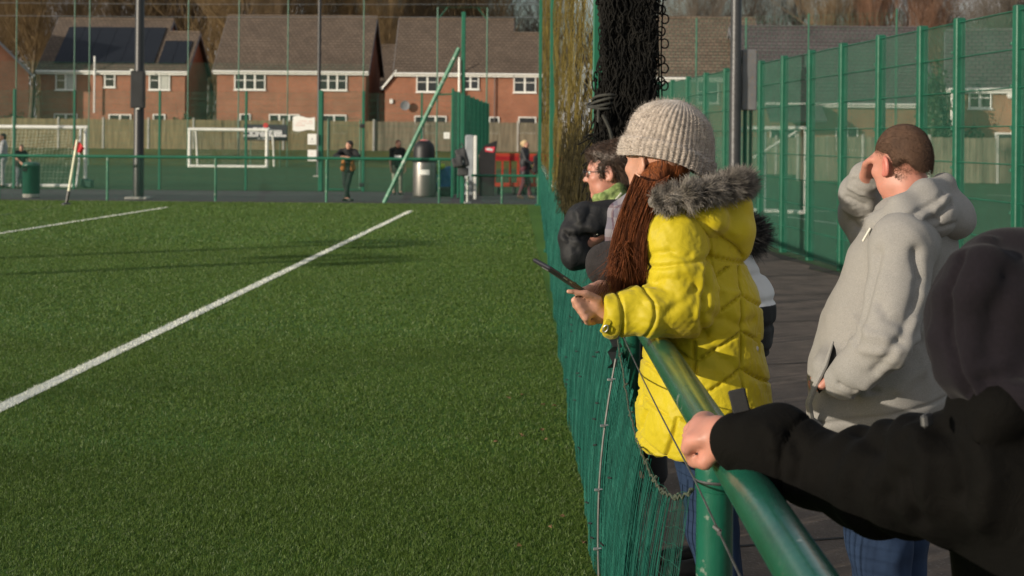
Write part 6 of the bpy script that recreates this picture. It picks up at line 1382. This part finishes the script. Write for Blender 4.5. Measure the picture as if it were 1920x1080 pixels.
S = SDF(.010); Rp_ = frame((-.95, .3, -.1)); S.ell(Wp(0, -.025, .045), (.086, .10, .088), .02, Rp_); S.ell(Wp(0, -.06, -.03), (.07, .05, .07), .03, Rp_); solid('hair', S, HAIRD, pp, 1, lambda V: .005*sines(V, 12, 90))
WHC = mat('white_quilt', (.62,.61,.60), .7, .08, 8, .25, 30); S = SDF(.008)
limb(S, [P(1292, 440, ZB5), P(1338, 510, ZB5), P(1366, 575, ZB5), P(1366, 720, ZB5)], [.12, .150, .170, .172], .05, L=A3(0,1,0), sc=1.2)
limb(S, [P(1300, 440, ZB5), pls], [.11, .085], .04); limb(S, [P(1300, 440, ZB5), prs], [.11, .08], .04); S.box(P(1366, 760, ZB5), (.4, .5, P(0, 664, ZB5)[2]-P(0, 760, ZB5)[2]), .0, .05, op=-1)
V, Q = S.mesh(2); dd_ = -.010*seam(V[:, 2], .10, .012)+.004*sines(V, 5, 91); V = V+normals(V, Q)*dd_[:, None]; zc = V[Q].mean(1)[:, 2]-.5*(V[Q].mean(1)[:, 0]-P(1410, 555, ZB5)[0])*0
pj = nmesh('coat', V, Q, [BLACKC, WHC], pp, True, mi=(zc > P(0, 553, ZB5)[2]).astype(int))
S = SDF(.008); limb(S, [pls, ple, plw], [.085, .080, .06], .03); limb(S, [prs, pre, prw], [.08, .075, .055], .03); solid('sleeve', S, mat('dark_knit', (.016,.013,.014), .95, .3, 20, .5, 90), pj, 2, lambda V: .005*sines(V, 6, 92))
fur('fur_trim', [P(1330, 430, 5.50), P(1375, 432, 5.45), P(1402, 440, 5.55), P(1406, 444, 5.65), P(1385, 436, 5.78)], 4200, .030, .03, .07, FURB, pj, (.35, -.15, -.05), .0019, 6)
PL = bpy.data.materials.new('plaid_wool'); PL.use_nodes = True; nt = PL.node_tree; N_ = nt.nodes; L_ = nt.links; tcn = N_.new('ShaderNodeTexCoord')
bt = N_.new('ShaderNodeTexChecker'); bt.inputs['Scale'].default_value = 22; bt.inputs['Color1'].default_value = (.055,.045,.085,1); bt.inputs['Color2'].default_value = (.17,.15,.17,1); L_.new(tcn.outputs['Object'], bt.inputs['Vector'])
b2 = N_.new('ShaderNodeTexChecker'); b2.inputs['Scale'].default_value = 9; b2.inputs['Color1'].default_value = (.10,.05,.06,1); b2.inputs['Color2'].default_value = (.20,.19,.22,1); L_.new(tcn.outputs['Object'], b2.inputs['Vector'])
mxn = N_.new('ShaderNodeMix'); mxn.data_type = 'RGBA'; mxn.inputs[0].default_value = .5; L_.new(bt.outputs[0], mxn.inputs[6]); L_.new(b2.outputs[0], mxn.inputs[7]); L_.new(mxn.outputs[2], N_['Principled BSDF'].inputs['Base Color']); N_['Principled BSDF'].inputs['Roughness'].default_value = .95
S = SDF(.007); S.chain([P(1235, 375, 5.46), P(1192, 385, 5.42), P(1162, 405, 5.42), P(1152, 435, 5.42), P(1150, 468, 5.43)], [.055, .055, .045, .040, .034], .03); S.chain([P(1220, 380, 5.75), P(1178, 395, 5.65), P(1170, 440, 5.6)], [.05, .05, .045], .03); solid('scarf', S, PL, pp, 1, lambda V: .006*sines(V, 9, 93, stretch=(1,1,.4)))
S = SDF(.01)
for q in (-1, 1): hp_ = A3(P(1365, 660, ZB5)[0]-.02, ZB5+.09*q, .86); limb(S, [hp_+A3(0, 0, .08), hp_, A3(hp_[0]-.03, hp_[1], .46), A3(hp_[0]-.02, hp_[1], .10)], [.115, .11, .08, .06], .03)
solid('trousers', S, BLACKC, pp, 1)
for q in (-1, 1): an = A3(P(1365, 660, ZB5)[0]-.04, ZB5+.09*q, .06); S = SDF(.01); limb(S, [an, an+A3(-.18, 0, -.02)], [.05, .04], .02); solid('shoe', S, SHOE, pp, 1)
# ---------------------------------------------------------------- hooded person in the foreground
ZF2 = 2.45; fcx = P(1912, 605, ZF2); ff_ = A3(-.80, .58, -.10)
S = SDF(.007); Wf = head_prims(S, fcx, ff_, .98); limb(S, [fcx+A3(.02, -.01, -.07), P(1950, 790, ZF2)], [.06, .07], .03)
fsh, fel, fwr = P(1862, 872, 2.38), P(1640, 902, 2.56), P(1382, 828, 2.74); gsh = P(1990, 860, 2.75); gel = A3(gsh[0]-.02, gsh[1]+.05, .98); gwr = A3(gsh[0]-.05, gsh[1]-.12, .90)
limb(S, [P(1950, 800, ZF2), P(1955, 900, ZF2), A3(.93, ZF2, .95), A3(.93, ZF2, .84)], [.09, .125, .12, .125], .05, L=A3(.3, .95, 0), sc=1.3)
limb(S, [P(1950, 830, ZF2), fsh, fel, fwr], [.08, .05, .042, .028], .03); limb(S, [P(1950, 830, ZF2), gsh, gel, gwr], [.08, .05, .042, .028], .03); hand_prims(S, gwr, A3(-.1, -.3, -.9), (-1, 0, 0), 1, .6)
# fist closed over the rail: back of the hand, four bent fingers, thumb underneath
limb(S, [fwr, P(1348, 815, 2.80), P(1318, 806, 2.86)], [.028, .033, .030], .02); S.cap(P(1324, 792, 2.90), P(1312, 824, 2.82), .024, .024, .015)
for i in range(4):
    t = i/3; k0 = P(1312-16*t, 790+38*t, 2.91-.10*t); k1 = P(1291-5*t+2, 806+34*t, 2.92-.10*t); k2 = P(1293+4*t, 832+26*t, 2.95-.09*t); k3 = P(1316+10*t, 846+20*t, 2.985-.09*t)
    limb(S, [P(1325-10*t, 788+36*t, 2.88-.09*t), k0], [.0140, .0165], .010); limb(S, [k0, k1, k2, k3], [.0160, .0138, .0124, .0105], .002)
limb(S, [P(1345, 842, 2.78), P(1322, 866, 2.80), P(1300, 868, 2.84)], [.018, .0145, .0115], .010)
kid = body_mesh('person in a dark hood and black jacket gripping the rail in the foreground', S, SKINR)
for q in (-1, 1): mb = MB(); mb.lathe(Wf(.032*q, .072, .004), [(.001, -.011), (.009, -.007), (.0115, 0), (.009, .007), (.001, .011)], 10); mb.build('eye', EYEM, kid, True)
HOODM = mat('plum_grey_jersey', (.0090,.0072,.0100), .95, .15, 160, .3, 380, sheen=.04, bdist=.002, spec=.15); JACK = mat('black_jacket', (.0026,.0023,.0019), .88, .3, 9, .5, 22, bdist=.010, bdisto=1.2, spec=.11)
S = SDF(.006); Rf = frame(ff_)
S.ell(P(1908, 590, ZF2), (.142, .150, .152), .04); S.cap(P(1908, 640, ZF2), P(1930, 745, ZF2), .140, .125, .06); S.ell(P(1985, 640, ZF2-.02), (.13, .14, .15), .05)
S.ell(P(1775, 600, 2.66), (.12, .10, .125), .03, Rf, op=-1)
S.chain([P(1850, 462, 2.40), P(1800, 500, 2.38), P(1774, 560, 2.37), P(1768, 630, 2.37), P(1784, 700, 2.38), P(1812, 752, 2.39)], [.022, .024, .024, .024, .024, .022], .012)
S.cap(P(1830, 690, 2.33), P(1910, 745, 2.31), .05, .06, .04); S.ell(P(1850, 560, 2.33), (.06, .05, .09), .05)
def kh(V):
    return .004*sines(V, 5, 101)+ridges(V, [([P(1800, 470, 2.36), P(1775, 545, 2.36), P(1774, 620, 2.36), P(1790, 700, 2.37), P(1812, 748, 2.39)], .008, -.014), ([P(1900, 520, 2.3), P(1870, 600, 2.3), P(1855, 680, 2.32), P(1862, 740, 2.33)], .026, -.016), ([P(1800, 560, 2.3), P(1840, 540, 2.3), P(1900, 545, 2.3)], .03, .010), ([P(1840, 720, 2.3), P(1880, 700, 2.3), P(1918, 690, 2.3)], .014, -.014), ([P(1850, 700, 2.32), P(1900, 735, 2.31), P(1960, 745, 2.31)], .02, .012)])
hdk = solid('hood', S, HOODM, kid, 2, kh)
S = SDF(.007); limb(S, [P(1950, 800, ZF2), P(1962, 900, ZF2), A3(.95, ZF2, 1.0), A3(.95, ZF2, .72)], [.13, .165, .165, .17], .05, L=A3(.3, .95, 0), sc=1.2)
limb(S, [P(1935, 815, ZF2), fsh], [.11, .100], .05); limb(S, [fsh, P(1760, 893, 2.45), fel], [.106, .104, .096], .03); limb(S, [P(1640, 902, 2.56), P(1530, 880, 2.65)], [.094, .070], .014); limb(S, [P(1530, 880, 2.65), P(1452, 840, 2.70), P(1395, 829, 2.735)], [.074, .083, .060], .012); limb(S, [gsh, gel, gwr], [.10, .085, .06], .03); limb(S, [P(1950, 815, ZF2), gsh], [.11, .10], .05)
S.chain([P(1810, 752, 2.40), P(1880, 765, 2.30), P(1960, 765, 2.30)], [.035, .045, .045], .03); S.box(A3(.95, ZF2, .50), (.5, .5, .22), .0, .02, op=-1)
def kd(V):
    tf, df = along(V, fel, fwr); tu, du = along(V, fsh, fel)
    w = np.exp(-((tf-.55)/.012)**2)*(df < .12)*-.010
    return w+.004*sines(V, 5, 103)+.006*np.sin(tu*22+3*np.sin(V[:, 2]*22))*np.exp(-((tu-.8)/.5)**2)*(du < .125)+1.3*ridges(V, [([P(1610, 800, 2.45), P(1650, 850, 2.42), P(1660, 930, 2.43)], .018, -.010), ([P(1710, 800, 2.40), P(1735, 860, 2.36), P(1725, 950, 2.38)], .02, .012), ([P(1760, 800, 2.36), P(1790, 850, 2.34), P(1800, 930, 2.35)], .018, -.014), ([P(1840, 820, 2.3), P(1850, 900, 2.28), P(1835, 980, 2.3)], .022, .012), ([P(1690, 900, 2.40), P(1720, 990, 2.42)], .018, -.012), ([P(1480, 800, 2.58), P(1500, 850, 2.56), P(1490, 900, 2.58)], .012, -.008), ([P(1440, 800, 2.6), P(1450, 840, 2.6)], .010, .006)])
kj = solid('jacket', S, JACK, kid, 2, kd)
tcn_ = P(1386, 752, 2.735); patch('wrist_strap', tcn_, (-.15, -1, .1), (-.25, 0, 1), .034, .046, .010, BLACKC, kj, .003)
mb = MB(); mb.box(P(1738, 788, 2.33), (.035, .012, .022), Rf, .004); mb.build('toggle', mat('grey_rubber', (.06,.06,.06), .5), kj)
S = SDF(.01)
for q in (-1, 1): hp_ = A3(.95+.05*q, ZF2+.09*q, .82); limb(S, [hp_+A3(0, 0, .05), hp_, A3(hp_[0], hp_[1], .45), A3(hp_[0]+.02, hp_[1], .10)], [.12, .115, .085, .065], .03)
solid('trousers', S, BLACKC, kid, 1)
for q in (-1, 1): an = A3(.97+.05*q, ZF2+.09*q, .06); S = SDF(.01); limb(S, [an, an+A3(-.16, .1, -.02)], [.05, .04], .02); solid('shoe', S, SHOE, kid, 1)
# ---------------------------------------------------------------- people across the pitch
def loc(J, b, R, H): return J
OR_ = mat('orange_brown_cloth', (.34,.125,.025), .8, .2, 6); NAVY = mat('dark_green_trousers', (.012,.018,.018), .85, .2, 6)
x = P(653, 300, 37.75)[0]
p1_, W1 = far_person('person in black and orange jacket leaning folded arms on the far rail', (x, 37.78, 0), (0, -1, 0), 1.62,
    dict(head=(-.025, .10, .915), neck=(0, .075, .835), chest=(0, .05, .74), lsh=(-.115, .07, .805), rsh=(.115, .07, .805), lel=(-.185, .25, .735), rel=(.185, .25, .735), lwr=(-.01, .33, .725), rwr=(.02, .34, .715), lkn=(.0, .03, .28), rkn=(.05, .02, .28), lan=(.04, .02, .045), ran=(-.005, .0, .045)),
    dict(jacket=BLACKC, trousers=NAVY, hair=HAIRD), h=.012, headf=(-.85, -.5, -.05))
S = SDF(.012)
for q in (-1, 1): S.cap(A3(x+.105*q, 37.68, 1.09), A3(x+.13*q, 37.70, .86), .060, .075, .03)
solid('orange_panel', S, OR_, p1_, 1)
TEE = mat('black_tee', (.012,.015,.014), .85, .2, 6); KH = mat('grey_khaki', (.17,.18,.14), .85, .2, 6); RHAIR = mat('red_brown_hair', (.11,.035,.018), .6, .3, 30)
x = P(745, 300, 42.2)[0]
p2_, W2 = far_person('person in black tee shirt and pale trousers standing behind the silver bin', (x, 42.2, 0), (.35, -.93, 0), 1.62, dict(head=(-.01, .02, .925)), dict(jacket=TEE, trousers=KH, hair=RHAIR, sleeve=.1), headf=(.4, -.9, 0))
mb = MB(); mb.box((x+.03, 42.03, 1.13), (.20, .02, .07), None, .004); mb.build('chest_print', PRW, p2_)
COATD = mat('black_puffer', (.013,.014,.018), .6, .2, 6); BURG = mat('burgundy_leggings', (.075,.018,.028), .8, .3, 6); BLON = mat('blonde_hair', (.44,.32,.17), .6, .25, 30); TAN = mat('tan_boot', (.30,.21,.15), .7, .2, 6)
x = P(984, 300, 40)[0]
p3_, W3 = far_person('person with blonde hair in long black coat and burgundy leggings walking right', (x, 40, 0), (.97, -.25, 0), 1.66, dict(lkn=(-.04, .05, .28), rkn=(.04, -.005, .28), lan=(-.04, .085, .045), ran=(.04, -.085, .055), lto=(-.04, .155, .022), rto=(.04, -.02, .022), lel=(-.13, .0, .64), lwr=(-.13, .07, .50), rel=(.13, .05, .66), rwr=(.12, .17, .60)), dict(jacket=COATD, trousers=BURG, hair=BLON), shoes=TAN, skirt=.16,
    hairf=lambda S, W: S.ell(W(0, -.115, .02), (.05, .05, .05), .03))
bgx = W3['rwr']; bg_ = empty('shoulder_bag', bgx, 'black bag carried by the person in the long black coat', 'bag'); S = SDF(.015); S.box(bgx+A3(.10, 0, -.02), (.05, .05, .20), .04, .02, rot_z(.2)); S.cap(bgx+A3(.10, 0, .18), bgx+A3(.16, 0, .34), .04, .02); solid('pouch', S, BLACKC, bg_, 1, lambda V: .01*sines(V, 4, 3))
LG = mat('light_grey_tracksuit', (.34,.345,.36), .9, .15, 8)
x = P(6, 300, 44.9)[0]
p4_, W4 = far_person('person in light grey tracksuit standing by the goal at the left edge', (x, 44.9, 0), (-.95, -.3, 0), 1.72, dict(lel=(-.13, .03, .64), lwr=(-.11, .13, .56), rel=(.13, .03, .64), rwr=(.11, .13, .56)), dict(jacket=LG, trousers=LG, hair=HAIRD))
x = P(38, 300, 44.75)[0]
p5_, W5 = far_person('person in black top reaching an arm out over the green litter bin', (x, 44.75, 0), (.75, -.65, 0), 1.36, dict(head=(0, .05, .925), lel=(-.14, .10, .68), lwr=(-.12, .28, .60), rel=(.15, .10, .68), rwr=(.16, .28, .60)), dict(jacket=TEE, trousers=mat('grey_trousers', (.12,.13,.15), .85), hair=HAIRB, sleeve=.1), headf=(.2, -.95, -.1))
# ---------------------------------------------------------------- light, sky, camera
SUN_AZ = (-.83, -.56); SUN_EL = math.radians(12.5)
sd = unit((SUN_AZ[0]*math.cos(SUN_EL)/math.hypot(*SUN_AZ), SUN_AZ[1]*math.cos(SUN_EL)/math.hypot(*SUN_AZ), math.sin(SUN_EL)))
w = bpy.data.worlds.new("World"); SC.world = w; w.use_nodes = True
N = w.node_tree.nodes; bg = N['Background']
sky = N.new('ShaderNodeTexSky'); sky.sky_type = 'NISHITA'; sky.sun_disc = False
sky.sun_elevation = SUN_EL; sky.sun_rotation = math.atan2(sd[0], sd[1]) % (2*math.pi)
sky.air_density = 1.0; sky.dust_density = 1.5; sky.ozone_density = 1.2
# broken cloud in the sky: pale noise mixed over the blue
tc = N.new('ShaderNodeTexCoord'); mpn = N.new('ShaderNodeMapping'); mpn.inputs['Scale'].default_value = (1.0, 1.0, 3.5)
cn = N.new('ShaderNodeTexNoise'); cn.inputs['Scale'].default_value = 2.6; cn.inputs['Detail'].default_value = 8
cr = N.new('ShaderNodeValToRGB'); cr.color_ramp.elements[0].position = .42; cr.color_ramp.elements[1].position = .62
mx = N.new('ShaderNodeMix'); mx.data_type = 'RGBA'; mx.inputs[7].default_value = (CLOUD, CLOUD*.98, CLOUD*.96, 1)
WL = w.node_tree.links
WL.new(tc.outputs['Generated'], mpn.inputs['Vector']); WL.new(mpn.outputs['Vector'], cn.inputs['Vector']); WL.new(cn.outputs['Fac'], cr.inputs['Fac'])
WL.new(cr.outputs['Color'], mx.inputs[0]); WL.new(sky.outputs['Color'], mx.inputs[6]); WL.new(mx.outputs[2], bg.inputs['Color'])
bg.inputs['Strength'].default_value = SKY_STR
sl = bpy.data.lights.new('sun', 'SUN'); sl.energy = SUN_STR; sl.angle = math.radians(.65); sl.color = (1.0, .89, .73)
so = bpy.data.objects.new('sun', sl); COL.objects.link(so); so.rotation_euler = Vector(sd).to_track_quat('Z', 'Y').to_euler(); so.location = (-20, -14, 12)
cd = bpy.data.cameras.new('camera'); cam = bpy.data.objects.new('camera', cd); COL.objects.link(cam)
cd.sensor_width = 36; cd.lens = 50.0; cd.shift_y = -282/1920; cd.clip_start = .05; cd.clip_end = 2000
cam.location = (0, 0, HC); cam.rotation_euler = (Matrix.Rotation(math.radians(90), 3, 'X') @ Matrix.Rotation(TH, 3, 'Z')).to_euler()
cd.dof.use_dof = True; cd.dof.focus_distance = 4.25; cd.dof.aperture_fstop = 6.6
SC.camera = cam
SC.view_settings.view_transform = 'Standard'; SC.view_settings.look = 'None'; SC.view_settings.exposure = EXPOSURE; SC.view_settings.gamma = 1
SC.render.engine = 'CYCLES'; SC.cycles.use_denoising = True
SC.cycles.max_bounces = 6; SC.cycles.transparent_max_bounces = 16
SC.render.resolution_x = 1024; SC.render.resolution_y = 576
